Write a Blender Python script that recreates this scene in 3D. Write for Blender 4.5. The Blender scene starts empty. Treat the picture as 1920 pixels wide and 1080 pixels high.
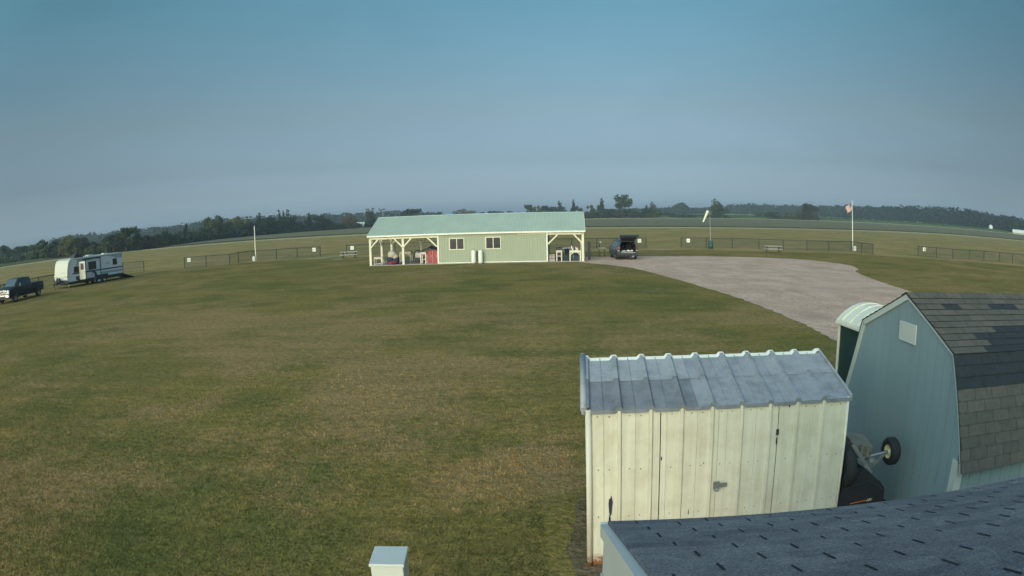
import bpy, math, random
import numpy as np
import bmesh as _bm
from mathutils import Vector, Matrix
random.seed(7); np.random.seed(7)
PI = math.pi
scene = bpy.context.scene
COL = scene.collection

# ------------------------------------------------------------ helpers
class MB:
    def __init__(s): s.v = []; s.f = []; s.m = []; s.sm = []
    def add(s, vs, fs, m=0, sm=False):
        o = len(s.v); s.v += [tuple(p) for p in vs]
        for f in fs: s.f.append([i + o for i in f]); s.m.append(m); s.sm.append(sm)
    def box(s, x0, x1, y0, y1, z0, z1, m=0):
        vs = [(x, y, z) for x in (x0, x1) for y in (y0, y1) for z in (z0, z1)]
        s.add(vs, [(0,1,3,2),(4,6,7,5),(0,4,5,1),(2,3,7,6),(0,2,6,4),(1,5,7,3)], m)
    def bar(s, p, q, w, h=None, m=0, up=(0,0,1)):
        p = Vector(p); q = Vector(q); h = h or w; d = (q-p).normalized(); u = Vector(up)
        if abs(d.dot(u)) > .98: u = Vector((0,1,0))
        a = d.cross(u).normalized()*w/2; b = a.cross(d).normalized()*h/2
        vs = [c+i*a+j*b for c in (p, q) for i, j in ((-1,-1),(1,-1),(1,1),(-1,1))]
        s.add(vs, [(0,3,2,1),(4,5,6,7),(0,1,5,4),(1,2,6,5),(2,3,7,6),(3,0,4,7)], m)
    def tube(s, p, q, r, n=10, r2=None, m=0, cap=True, sm=True):
        p = Vector(p); q = Vector(q); r2 = r if r2 is None else r2; d = (q-p).normalized()
        u = Vector((0,0,1)) if abs(d.z) < .95 else Vector((1,0,0))
        a = d.cross(u).normalized(); b = d.cross(a)
        vs = []
        for c, rr in ((p, r), (q, r2)):
            for i in range(n):
                t = 2*PI*i/n; vs.append(c + (a*math.cos(t)+b*math.sin(t))*rr)
        s.add(vs, [(i, (i+1)%n, n+(i+1)%n, n+i) for i in range(n)], m, sm)
        if cap: s.add(vs[:n], [list(range(n))[::-1]], m); s.add(vs[n:], [list(range(n))], m)
    def path(s, pts, r, n=8, m=0):
        for i in range(len(pts)-1): s.tube(pts[i], pts[i+1], r, n, m=m)
    def lathe(s, c, prof, n=16, axis='z', m=0, sm=True):
        c = Vector(c); vs = []
        for r, h in prof:
            for i in range(n):
                t = 2*PI*i/n; a, b = r*math.cos(t), r*math.sin(t)
                o = {'z': (a, b, h), 'x': (h, a, b), 'y': (a, h, b)}[axis]
                vs.append(c + Vector(o))
        k = len(prof)
        s.add(vs, [(j*n+i, j*n+(i+1)%n, (j+1)*n+(i+1)%n, (j+1)*n+i) for j in range(k-1) for i in range(n)], m, sm)
    def prism(s, pts, axis, a, b, m=0, sm=False):
        # polygon pts in the two other axes, extruded from a to b along axis
        def P(p, t): return {'x': (t, p[0], p[1]), 'y': (p[0], t, p[1]), 'z': (p[0], p[1], t)}[axis]
        n = len(pts); vs = [P(p, a) for p in pts] + [P(p, b) for p in pts]
        s.add(vs, [list(range(n))[::-1], list(range(n, 2*n))], m)
        s.add(vs, [(i, (i+1)%n, n+(i+1)%n, n+i) for i in range(n)], m, sm)
    def quad(s, a, b, c, d, m=0): s.add([a, b, c, d], [(0,1,2,3)], m)
    def ell(s, c, rx, ry, rz, n=12, k=8, m=0, jit=0):
        vs = []; 
        for j in range(k+1):
            t = PI*j/k
            for i in range(n):
                q = 2*PI*i/n; e = 1+random.uniform(-jit, jit)
                vs.append((c[0]+rx*e*math.sin(t)*math.cos(q), c[1]+ry*e*math.sin(t)*math.sin(q), c[2]+rz*e*math.cos(t)))
        s.add(vs, [(j*n+i, (j+1)*n+i, (j+1)*n+(i+1)%n, j*n+(i+1)%n) for j in range(k) for i in range(n)], m, True)
    def islands(s):
        key = {}; par = {}
        def find(a):
            while par[a] != a: par[a] = par[par[a]]; a = par[a]
            return a
        for i, v in enumerate(s.v): key[i] = (round(v[0], 4), round(v[1], 4), round(v[2], 4)); par.setdefault(key[i], key[i])
        for f in s.f:
            for k in f[1:]: par[find(key[k])] = find(key[f[0]])
        out = {}
        for f, m, q in zip(s.f, s.m, s.sm):
            o = out.setdefault(find(key[f[0]]), MB()); o.add([s.v[k] for k in f], [list(range(len(f)))], m, q)
        return list(out.values())
    def build_each(s, name, mats, parent=None, bevel=0):
        r = []
        for i in s.islands():
            o = i.build(name, mats, parent, bevel)
            bm = _bm.new(); bm.from_mesh(o.data); _bm.ops.remove_doubles(bm, verts=bm.verts[:], dist=1e-5); _bm.ops.recalc_face_normals(bm, faces=bm.faces[:]); bm.to_mesh(o.data); bm.free(); r.append(o)
        return r
    def build(s, name, mats, parent=None, bevel=0, label=None, norm=True):
        me = bpy.data.meshes.new(name)
        me.from_pydata(s.v, [], s.f)
        for m in (mats if isinstance(mats, (list, tuple)) else [mats]): me.materials.append(m)
        me.polygons.foreach_set('material_index', s.m); me.polygons.foreach_set('use_smooth', s.sm)
        me.update()
        if norm:
            import bmesh
            bm = bmesh.new(); bm.from_mesh(me); bmesh.ops.recalc_face_normals(bm, faces=bm.faces[:]); bm.to_mesh(me); bm.free()
        o = bpy.data.objects.new(name, me); COL.objects.link(o)
        if parent: o.parent = parent
        if bevel:
            b = o.modifiers.new('bevel', 'BEVEL'); b.width = bevel; b.segments = 2; b.limit_method = 'ANGLE'; b.angle_limit = math.radians(40)
        if label: o['label'] = label
        return o

def tag(o, label, cat, group=None):
    o['label'] = label; o['category'] = cat
    if group: o['group'] = group
    return o
def kind(o, k): o['kind'] = k; return o
def thing(name, label, cat, loc=(0,0,0), rotz=0, group=None, scale=1):
    o = bpy.data.objects.new(name, None); COL.objects.link(o); o.empty_display_size = .3
    o.location = loc; o.rotation_euler = (0, 0, rotz); o.scale = (scale,)*3
    return tag(o, label, cat, group)
def dup(src, loc, rotz=None, label=None, scale=None):
    def cp(o, par):
        c = o.copy(); COL.objects.link(c); c.parent = par
        for k in [x for x in ALLKIDS.get(o.name, [])]: cp(k, c)
        return c
    ALLKIDS = {}
    for o in bpy.data.objects:
        if o.parent: ALLKIDS.setdefault(o.parent.name, []).append(o)
    c = cp(src, None); c.location = loc
    if rotz is not None: c.rotation_euler = (0, 0, rotz)
    if label: c['label'] = label
    if scale: c.scale = scale
    return c

# ------------------------------------------------------------ materials
def mat(name, col, rough=.7, metal=0, var=.12, vscale=6, bump=0, bscale=40, col2=None, spec=.4, stretch=None, coat=0, detail=4):
    m = bpy.data.materials.new(name); m.use_nodes = True; nt = m.node_tree; N = nt.nodes; L = nt.links
    b = N['Principled BSDF']; b.inputs['Roughness'].default_value = rough; b.inputs['Metallic'].default_value = metal
    b.inputs['Specular IOR Level'].default_value = spec
    if coat: b.inputs['Coat Weight'].default_value = coat; b.inputs['Coat Roughness'].default_value = .1
    tc = N.new('ShaderNodeTexCoord'); mp = N.new('ShaderNodeMapping'); L.new(tc.outputs['Object'], mp.inputs[0])
    if stretch: mp.inputs['Scale'].default_value = stretch
    no = N.new('ShaderNodeTexNoise'); no.inputs['Scale'].default_value = vscale; no.inputs['Detail'].default_value = detail
    no.inputs['Roughness'].default_value = .65
    L.new(mp.outputs[0], no.inputs['Vector'])
    cr = N.new('ShaderNodeValToRGB'); L.new(no.outputs['Fac'], cr.inputs[0])
    c2 = col2 or tuple(c*(1-var*2) for c in col)
    cr.color_ramp.elements[0].position = .32; cr.color_ramp.elements[0].color = (*c2, 1)
    cr.color_ramp.elements[1].position = .62; cr.color_ramp.elements[1].color = (*col, 1)
    L.new(cr.outputs[0], b.inputs['Base Color'])
    if bump:
        n2 = N.new('ShaderNodeTexNoise'); n2.inputs['Scale'].default_value = bscale; n2.inputs['Detail'].default_value = 3
        L.new(mp.outputs[0], n2.inputs['Vector'])
        bp = N.new('ShaderNodeBump'); bp.inputs['Strength'].default_value = bump; bp.inputs['Distance'].default_value = .02
        L.new(n2.outputs['Fac'], bp.inputs['Height']); L.new(bp.outputs[0], b.inputs['Normal'])
    return m

def ramp_noise(nt, vec, scale, stops, detail=4, rough=.6, dist=0):
    N = nt.nodes; L = nt.links
    no = N.new('ShaderNodeTexNoise'); no.inputs['Scale'].default_value = scale; no.inputs['Detail'].default_value = detail
    no.inputs['Roughness'].default_value = rough; no.inputs['Distortion'].default_value = dist
    L.new(vec, no.inputs['Vector'])
    cr = N.new('ShaderNodeValToRGB'); L.new(no.outputs['Fac'], cr.inputs[0])
    e = cr.color_ramp.elements
    while len(e) < len(stops): e.new(.5)
    for i, (p, c) in enumerate(stops): e[i].position = p; e[i].color = (*c, 1) if len(c) == 3 else c
    return cr.outputs[0]
def mixc(nt, a, b, fac, typ='MIX'):
    n = nt.nodes.new('ShaderNodeMix'); n.data_type = 'RGBA'; n.blend_type = typ
    for s, v in ((n.inputs['Factor'], fac), (n.inputs['A'], a), (n.inputs['B'], b)):
        if hasattr(v, 'is_linked') or hasattr(v, 'links'): nt.links.new(v, s)
        else: s.default_value = v
    return n.outputs['Result']

PATCH_DRY = [(-10.8,25.8,4.2),(-17,27,5),(-1.5,26,4),(-6.3,20,4.5),(-2.2,16.8,3),(6.3,24,2.5),(-8.5,12.5,2.2),(-3.4,12.6,2.4),(0,9.8,1.2),(-8,8,2.0),(4.8,18.5,2.4),(.2,7.4,-1.3),(9,19,-2.5),(-17,51,-9),(2,36,-8),(6.5,28,-4)]
DARK_SPOTS = [(.28,6.6,.85),(.42,7.9,.7)]
def grass_mat(name, green, deep, dry, dryamt=.5, blades=False, off=0.0, patches=None, tuft=1.0, dark_spots=None):
    m = bpy.data.materials.new(name); m.use_nodes = True; nt = m.node_tree; N = nt.nodes; L = nt.links
    b = N['Principled BSDF']; b.inputs['Roughness'].default_value = 1.0; b.inputs['Specular IOR Level'].default_value = 0.0
    g = N.new('ShaderNodeNewGeometry'); mp = N.new('ShaderNodeMapping'); L.new(g.outputs['Position'], mp.inputs[0])
    mp.inputs['Location'].default_value = (off, off*.7, 0); v = mp.outputs[0]
    c = ramp_noise(nt, v, .22, [(.38, deep), (.56, green)], 6, .62, .6)
    big = N.new('ShaderNodeTexNoise'); big.inputs['Scale'].default_value = .13; big.inputs['Detail'].default_value = 6; big.inputs['Roughness'].default_value = .6; big.inputs['Distortion'].default_value = .8
    L.new(v, big.inputs['Vector']); acc_ = big.outputs['Fac']
    def math_(op, a_, b_, cl=False):
        n_ = N.new('ShaderNodeMath'); n_.operation = op; n_.use_clamp = cl
        for s_, q in ((n_.inputs[0], a_), (n_.inputs[1], b_)):
            if hasattr(q, 'links'): L.new(q, s_)
            else: s_.default_value = q
        return n_.outputs[0]
    for (px, py, pr) in (patches or []):   # worn dry places of this very lawn
        d = N.new('ShaderNodeVectorMath'); d.operation = 'DISTANCE'; L.new(g.outputs['Position'], d.inputs[0]); d.inputs[1].default_value = (px, py, 0)
        r_ = N.new('ShaderNodeMapRange'); r_.interpolation_type = 'SMOOTHSTEP'; L.new(d.outputs['Value'], r_.inputs[0]); r_.inputs[1].default_value = abs(pr)*1.5; r_.inputs[2].default_value = abs(pr)*.1
        r_.inputs[3].default_value = 0; r_.inputs[4].default_value = math.copysign(.13, pr)
        acc_ = math_('ADD', acc_, r_.outputs[0])
    def nz(scale, detail=7, rough=.7):
        q = N.new('ShaderNodeTexNoise'); q.inputs['Scale'].default_value = scale; q.inputs['Detail'].default_value = detail; q.inputs['Roughness'].default_value = rough
        L.new(v, q.inputs['Vector']); return q.outputs['Fac']
    acc_ = math_('ADD', acc_, math_('MULTIPLY', math_('SUBTRACT', nz(.75), .5), .75))
    acc_ = math_('ADD', acc_, math_('MULTIPLY', math_('SUBTRACT', nz(4.0), .5), .55))
    rb = N.new('ShaderNodeMapRange'); rb.interpolation_type = 'SMOOTHSTEP'; L.new(acc_, rb.inputs[0]); rb.inputs[1].default_value = .43; rb.inputs[2].default_value = .68
    f = math_('MULTIPLY', rb.outputs[0], dryamt, True)
    c = mixc(nt, c, (*dry, 1), f)
    for (px, py, pr) in (dark_spots or []):   # round spots mixed to a darker green
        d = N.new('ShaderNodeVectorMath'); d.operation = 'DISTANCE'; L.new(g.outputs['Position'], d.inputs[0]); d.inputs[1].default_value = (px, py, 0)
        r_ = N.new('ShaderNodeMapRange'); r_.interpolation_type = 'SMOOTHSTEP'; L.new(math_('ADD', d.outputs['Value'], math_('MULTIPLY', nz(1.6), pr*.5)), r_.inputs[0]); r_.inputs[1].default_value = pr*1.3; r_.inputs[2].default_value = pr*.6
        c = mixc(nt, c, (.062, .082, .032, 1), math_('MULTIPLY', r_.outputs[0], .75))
    tf = ramp_noise(nt, v, 5.5, [(.36, (.60,.66,.60)), (.5, (1,1,1)), (.64, (1.40,1.32,1.22))], 7, .82)
    c = mixc(nt, c, tf, tuft, 'MULTIPLY')
    mp2 = N.new('ShaderNodeMapping'); L.new(v, mp2.inputs[0]); mp2.inputs['Scale'].default_value = (.16, .75, 1); mp2.inputs['Rotation'].default_value = (0, 0, .12)
    st = ramp_noise(nt, mp2.outputs[0], 1.6, [(.34, (.84,.87,.84)), (.62, (1.10,1.08,1.06))], 6, .72)
    c = mixc(nt, c, st, 1.0, 'MULTIPLY')
    if blades:
        r = N.new('ShaderNodeValToRGB'); L.new(g.outputs['Random Per Island'], r.inputs[0])
        r.color_ramp.elements[0].color = (.80,.82,.78,1); r.color_ramp.elements[1].color = (1.12,1.10,1.04,1)
        c = mixc(nt, c, r.outputs[0], 1.0, 'MULTIPLY')
    else:
        fine = ramp_noise(nt, v, 26, [(.32, (.50,.54,.48)), (.5, (1,1,1)), (.68, (1.55,1.48,1.32))], 5, .8)
        c = mixc(nt, c, fine, 1.0, 'MULTIPLY')
        n2 = N.new('ShaderNodeTexNoise'); n2.inputs['Scale'].default_value = 12; n2.inputs['Detail'].default_value = 6
        L.new(v, n2.inputs['Vector'])
        bp = N.new('ShaderNodeBump'); bp.inputs['Strength'].default_value = .7; bp.inputs['Distance'].default_value = .06
        L.new(n2.outputs['Fac'], bp.inputs['Height']); L.new(bp.outputs[0], b.inputs['Normal'])
    L.new(c, b.inputs['Base Color'])
    return m

def leaf_mat(name, c1, c2):
    m = bpy.data.materials.new(name); m.use_nodes = True; nt = m.node_tree; N = nt.nodes; L = nt.links
    b = N['Principled BSDF']; b.inputs['Roughness'].default_value = .8; b.inputs['Specular IOR Level'].default_value = .15
    g = N.new('ShaderNodeNewGeometry'); oi = N.new('ShaderNodeObjectInfo')
    c = ramp_noise(nt, g.outputs['Position'], .35, [(.38, c1), (.62, c2)], 4)
    r = N.new('ShaderNodeValToRGB'); L.new(oi.outputs['Random'], r.inputs[0])
    r.color_ramp.elements[0].color = (.55,.68,.75,1); r.color_ramp.elements[1].color = (1.65,1.5,1.05,1)
    c = mixc(nt, c, r.outputs[0], 1.0, 'MULTIPLY'); L.new(c, b.inputs['Base Color'])
    return m

M = {}
M['lawn'] = grass_mat('lawn_grass', (.200,.152,.054), (.132,.122,.044), (.32,.200,.105), .55, patches=PATCH_DRY)
M['blades'] = grass_mat('lawn_blades', (.185,.150,.044), (.116,.126,.038), (.33,.205,.09), .95, blades=True, patches=PATCH_DRY, dark_spots=DARK_SPOTS)
M['field'] = grass_mat('dry_field_grass', (.27,.205,.085), (.19,.170,.070), (.37,.235,.115), .9, off=31)
M['strip'] = grass_mat('pale_mown_edge', (.40,.35,.19), (.32,.30,.16), (.46,.38,.22), .5, off=11)
M['crop'] = grass_mat('soybean_leaf', (.175,.155,.105), (.135,.125,.085), (.20,.17,.11), .6, off=5)
M['corn'] = grass_mat('corn_leaf', (.050,.085,.045), (.032,.055,.032), (.07,.085,.045), .3, off=9)
M['stems'] = mat('shaded_crop_stems_and_soil', (.045,.042,.032), .95, var=.2, vscale=2)  # stems and soil, with the shade between the stalks put into the colour
M['stubble'] = grass_mat('stubble_field', (.40,.36,.20), (.34,.32,.17), (.44,.36,.2), .4, off=19)
M['dirt'] = grass_mat('bare_dirt', (.17,.125,.085), (.115,.095,.055), (.22,.155,.105), .8, off=2)
M['sand'] = grass_mat('worn_sandy_ground', (.30,.25,.14), (.17,.16,.07), (.40,.33,.20), .8, off=3)
M['white'] = mat('white_paint', (.72,.71,.64), .55, var=.05, vscale=3)
M['trim'] = mat('aluminium_trim', (.50,.52,.48), .45, var=.04, vscale=2)
M['cream'] = mat('cream_timber', (.68,.65,.50), .7, var=.06, vscale=4)
M['black'] = mat('black_rubber', (.018,.019,.022), .8, var=.2, vscale=20, bump=.2)
M['dark'] = mat('dark_plastic', (.03,.034,.04), .5, var=.15, vscale=12)
M['steel'] = mat('grey_steel', (.32,.33,.34), .45, .6, var=.15, vscale=14)
M['chrome'] = mat('chrome', (.55,.56,.55), .25, .9, var=.04)
M['glass'] = mat('tinted_glass', (.02,.024,.03), .12, var=.05, spec=.6)
M['concrete'] = mat('concrete_slab', (.32,.29,.26), .9, var=.12, vscale=3, bump=.2)
M['bark'] = mat('bark', (.09,.075,.06), .9, var=.2, vscale=8, bump=.6, bscale=20)
M['fence'] = mat('fence_vinyl_black', (.035,.045,.045), .6, var=.1)
M['leafA'] = leaf_mat('dark_leaf', (.012,.022,.016), (.032,.046,.024))
M['leafB'] = leaf_mat('olive_leaf', (.036,.048,.022), (.080,.088,.036))
M['leafC'] = leaf_mat('autumn_leaf', (.045,.036,.022), (.085,.065,.038))
M['leafF'] = leaf_mat('far_leaf', (.009,.018,.017), (.022,.034,.026))
SUN_E = .5; SKY_E = .15; EXPO = -1.8; HAZE = .00030; EASTK = 2.6; WESTK = 7.3
ELEV = [(0, (1.45,2.15,4.7)), (.02, (1.32,1.86,3.7)), (.05, (.98,1.23,2.02)), (.083, (.80,.93,1.27)), (.16, (.88,.94,.98)), (.42, (.74,1.34,1.20)), (.78, (2.9,2.85,2.5))]  # last stop brightens the unseen overhead sky as added fill
# ------------------------------------------------------------ terrain
CAMZ = 3.85
def sms(a, b, x):
    t = min(1, max(0, (x-a)/(b-a))); return t*t*(3-2*t)
def terr(x, y):
    R = math.hypot(x, y); az = math.degrees(math.atan2(x, y))
    return .0087*sms(-8, 10, az)*sms(100, 60, abs(az))*max(0, min(R, 1600)-250) if R > 250 else 0.0
def sheet_grid(poly, step, dz, name, m, label=None):
    """filled outline draped on the terrain at dz"""
    import bmesh
    bm = bmesh.new()
    pts = []
    n = len(poly)
    for i in range(n):
        a, b = Vector(poly[i]), Vector(poly[(i+1)%n]); k = max(1, int((b-a).length/step))
        for j in range(k): pts.append(a.lerp(b, j/k))
    vs = [bm.verts.new((p.x, p.y, 0)) for p in pts]
    f = bm.faces.new(vs); bmesh.ops.triangulate(bm, faces=[f])
    xs = [p.x for p in pts]; ys = [p.y for p in pts]
    if max(max(xs)-min(xs), max(ys)-min(ys)) > 260:
        def cuts(lo, hi, ax):
            k = int((hi-lo)/40)
            for i in range(1, k+1):
                c = lo+(hi-lo)*i/(k+1); co = (c,0,0) if ax == 0 else (0,c,0); no = (1,0,0) if ax == 0 else (0,1,0)
                bmesh.ops.bisect_plane(bm, geom=bm.verts[:]+bm.edges[:]+bm.faces[:], plane_co=co, plane_no=no)
        cuts(min(xs), max(xs), 0); cuts(min(ys), max(ys), 1)
    for v in bm.verts: v.co.z = terr(v.co.x, v.co.y)+dz
    me = bpy.data.meshes.new(name); bm.normal_update()
    for f in bm.faces:
        if f.normal.z < 0: f.normal_flip()
    bm.to_mesh(me); bm.free(); me.materials.append(m)
    o = bpy.data.objects.new(name, me); COL.objects.link(o); return kind(o, 'structure')
def smooth_loop(pts, k=6, wob=0):
    out = []; n = len(pts)
    for i in range(n):
        p0, p1, p2, p3 = [Vector(pts[(i+j-1) % n]) for j in range(4)]
        for s in range(k):
            t = s/k
            q = .5*((2*p1)+(-p0+p2)*t+(2*p0-5*p1+4*p2-p3)*t*t+(-p0+3*p1-3*p2+p3)*t**3)
            out.append((q.x+random.uniform(-wob, wob), q.y+random.uniform(-wob, wob)))
    return out

mb = MB()
rad = [0,4,8,12,17,23,30,40,52,68,88,112,140,175,210,250,275,300,330,365,400,440,480,530,590,660,740,830,940,1100,1300,1600,2200,3200,5000]
NA = 120
for R in rad:
    for i in range(NA):
        t = 2*PI*i/NA; x, y = R*math.sin(t), R*math.cos(t); mb.v.append((x, y, terr(x, y)))
for j in range(len(rad)-1):
    for i in range(NA):
        mb.f.append([j*NA+i, (j+1)*NA+i, (j+1)*NA+(i+1)%NA, j*NA+(i+1)%NA][::-1]); mb.m.append(0); mb.sm.append(True)
ground = kind(mb.build('ground', M['field'], norm=False), 'structure')
me = ground.data
import bmesh as _b
bm = _b.new(); bm.from_mesh(me); _b.ops.remove_doubles(bm, verts=bm.verts[:], dist=1e-4)
for f in bm.faces:
    f.normal_update()
    if f.normal.z < 0: f.normal_flip()
bm.to_mesh(me); bm.free()

lawn_out = [(-70,-40),(-47,20),(-45.5,43),(-44,62),(-38,66.5),(-31,68),(-29.5,70.5),(-20,71.5),(-8,70),(6,69),(14,71.5),(22,71),(30,69),(37,68),(42,64),(50,60.5),(62,55),(90,38),(70,-40)]
sheet_grid(smooth_loop(lawn_out, 6, .25), 3, .004, 'lawn', M['lawn'])

gravel_out = [(5.8,54.0),(7.4,51.2),(8.8,47.6),(9.8,39.7),(10.5,32.2),(10.7,27.4),(10.6,22.6),(10.3,19.0),(10.6,15.0),(12,11.5),(17,10),(24,12),(26,20),(22.4,29.5),(22.6,33.6),(23.3,37.2),(25.1,43.6),(27.0,46.8),(28.2,50.3),(27.4,55.2),(24.2,58.6),(18,60.8),(12.5,61.2),(7.5,61.5),(4.5,62),(4.2,58)]
gm = bpy.data.materials.new('pinkish_gravel'); gm.use_nodes = True; nt = gm.node_tree; b = nt.nodes['Principled BSDF']
b.inputs['Roughness'].default_value = .95
g = nt.nodes.new('ShaderNodeNewGeometry'); v = g.outputs['Position']
c = ramp_noise(nt, v, .35, [(.35, (.46,.29,.205)), (.6, (.59,.385,.28))], 6, .65)
c = mixc(nt, c, ramp_noise(nt, v, 6, [(.36, (.66,.67,.69)), (.5, (1,1,1)), (.64, (1.3,1.28,1.25))], 7, .85), 1.0, 'MULTIPLY')
mpg = nt.nodes.new('ShaderNodeMapping'); nt.links.new(v, mpg.inputs[0]); mpg.inputs['Scale'].default_value = (1.1, .12, 1); mpg.inputs['Rotation'].default_value = (0, 0, .18)
c = mixc(nt, c, ramp_noise(nt, mpg.outputs[0], 1.2, [(.36, (.90,.90,.91)), (.6, (1.05,1.04,1.03))], 5, .7), 1.0, 'MULTIPLY')
c = mixc(nt, c, ramp_noise(nt, v, 22, [(.32, (.5,.5,.52)), (.52, (1,1,1)), (.68, (1.6,1.55,1.5))], 6, .85), 1.0, 'MULTIPLY')
c = mixc(nt, c, (.14,.135,.06,1), ramp_noise(nt, v, .9, [(.57, (0,0,0)), (.72, (.75,.75,.75))], 7, .75))
nt.links.new(c, b.inputs['Base Color'])
n2 = nt.nodes.new('ShaderNodeTexNoise'); n2.inputs['Scale'].default_value = 30; nt.links.new(v, n2.inputs['Vector'])
bp = nt.nodes.new('ShaderNodeBump'); bp.inputs['Strength'].default_value = .7; bp.inputs['Distance'].default_value = .04
nt.links.new(n2.outputs['Fac'], bp.inputs['Height']); nt.links.new(bp.outputs[0], b.inputs['Normal'])
sheet_grid(smooth_loop(gravel_out, 9, .07), 1, .010, 'gravel_drive', gm)

# bare dirt along the little shed, darker green beside it is in the blade colour
sheet_grid(smooth_loop([(.60,5.9),(.64,6.5),(.60,7.0),(.70,7.5),(.78,7.9),(.86,8.5),(1.1,8.4),(1.3,6.9),(1.9,6.15),(1.4,5.9),(.85,5.75)], 7, .022), 1, .012, 'bare_dirt', M['dirt'])
for pl in ([(15,72.3),(18.5,71.6),(22,71.9),(23.5,73),(22,73.6),(19,73.3),(16,73.5)], [(16.5,77.2),(18.2,76.3),(20,77.8),(19,79.6),(17,79)], [(-18.8,68.6),(-16,67.7),(-15.4,69.5),(-18,70.2)], [(-23,72),(-20,71.3),(-18.5,73.8),(-21,76)]):
    sheet_grid(smooth_loop(pl, 6, .12), 1, .012, 'worn_ground', M['sand'])

# crops: real low slabs of plants with a front face
near_e = [(-190,150),(-150,172),(-123,183.5),(-99,187),(-80,196),(-44,200.5),(23,206.5),(77,209.5),(122,217.5),(141,223.5),(177,226),(205,219),(232,209),(330,160)]
far_e = [(420,215),(341,332),(314,349),(283,366),(236,378),(196,391),(149,402),(107,404),(42,382),(-20,376),(-76,366),(-120,352),(-132,293),(-140,262),(-180,225)]
def slab(poly, h, name, m, label, cat=None, side=None):
    top = sheet_grid(poly, 8, h, name, m); top.data.materials.append(side or M['stems'])
    # skirt
    me = top.data; bm = _b.new(); bm.from_mesh(me)
    be = [e for e in bm.edges if e.is_boundary]
    r = _b.ops.extrude_edge_only(bm, edges=be)
    for v in r['geom']:
        if isinstance(v, _b.types.BMVert): v.co.z -= h+.1
    _b.ops.recalc_face_normals(bm, faces=bm.faces[:])
    for f in bm.faces:
        if abs(f.normal.z) < .5: f.material_index = 1
    bm.to_mesh(me); bm.free()
    top['kind'] = 'stuff'; top['label'] = label; top['category'] = cat or 'crop'
    return top
slab(near_e+far_e, .42, 'soybean_crop', M['crop'], 'low dull green crop field with a dark front edge beyond the dry mown field')
# pale mown strip before the crop
st = [(x*(1-17/math.hypot(x, y)), y*(1-17/math.hypot(x, y))) for x, y in near_e]
sheet_grid(near_e+st[::-1], 10, .02, 'mown_strip', M['strip'])
fs = far_e[:9]
sheet_grid([(x*1.05, y*1.05) for x, y in fs]+[(x*1.0, y*1.0) for x, y in fs][::-1], 10, .45, 'far_mown_strip', M['strip'])
def arc(R, a0, a1, k=10): return [(R*math.sin(math.radians(a0+(a1-a0)*i/k)), R*math.cos(math.radians(a0+(a1-a0)*i/k))) for i in range(k+1)]
slab(arc(452, 12, 22)+arc(492, 24, 44)+[(400,440)]+arc(570, 40, 12), 1.75, 'corn_crop', M['corn'], 'dark green belt of tall corn in front of the far woods', 'crop', M['corn'])
slab([(-250,150)]+[(-205,158),(-165,170),(-148,176)]+[(-152,183),(-180,176),(-215,172),(-250,178)], .8, 'tall_grass', M['corn'], 'narrow belt of long unmown grass before the left treeline', 'grass', M['corn'])
sheet_grid(arc(600, 11, 46)+arc(900, 46, 11), 12, .05, 'stubble_field', M['stubble'])

# ------------------------------------------------------------ grass blades near the camera
def blades():
    n = 170000
    y = 5.0+17*np.random.beta(1.0, 3.2, n)
    x = (np.random.rand(n)*2-1)*(y*1.25+1)
    ok = ~((x > .35) & (x < 8.0) & (y < 9.6)) & ~((x > 5.1) & (y < 11.5)) & ~((x > 9.9) & (y > 9)) & ((np.abs(x+1.1) > .3) | (np.abs(y-5.2) > .35))
    ok &= ~((x > .5) & (x < 1.2) & (y < 8.9) & (np.random.rand(n) < .85))
    x, y = x[ok], y[ok]; n = len(x)
    h = (.014+.024*np.random.rand(n))*(1+.03*y); a = np.random.rand(n)*2*PI; w = (.004+.004*np.random.rand(n))*(1+.03*y)
    lx, ly = np.cos(a)*w, np.sin(a)*w; tx = (np.random.rand(n)-.5)*h*1.3; ty = (np.random.rand(n)-.5)*h*1.3
    V = np.empty((n, 3, 3)); V[:,0] = np.stack([x-lx, y-ly, np.zeros(n)+.003], 1); V[:,1] = np.stack([x+lx, y+ly, np.zeros(n)+.003], 1)
    V[:,2] = np.stack([x+tx, y+ty, h], 1)
    me = bpy.data.meshes.new('grass_blades'); me.vertices.add(n*3); me.vertices.foreach_set('co', V.ravel())
    me.loops.add(n*3); me.loops.foreach_set('vertex_index', np.arange(n*3)); me.polygons.add(n)
    me.polygons.foreach_set('loop_start', np.arange(n)*3); me.polygons.foreach_set('loop_total', np.full(n, 3)); me.update(calc_edges=True)
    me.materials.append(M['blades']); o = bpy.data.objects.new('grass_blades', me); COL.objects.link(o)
    kind(o, 'stuff'); o['label'] = 'short mixed green and dry lawn grass in the foreground'; o['category'] = 'grass'
blades()

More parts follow.
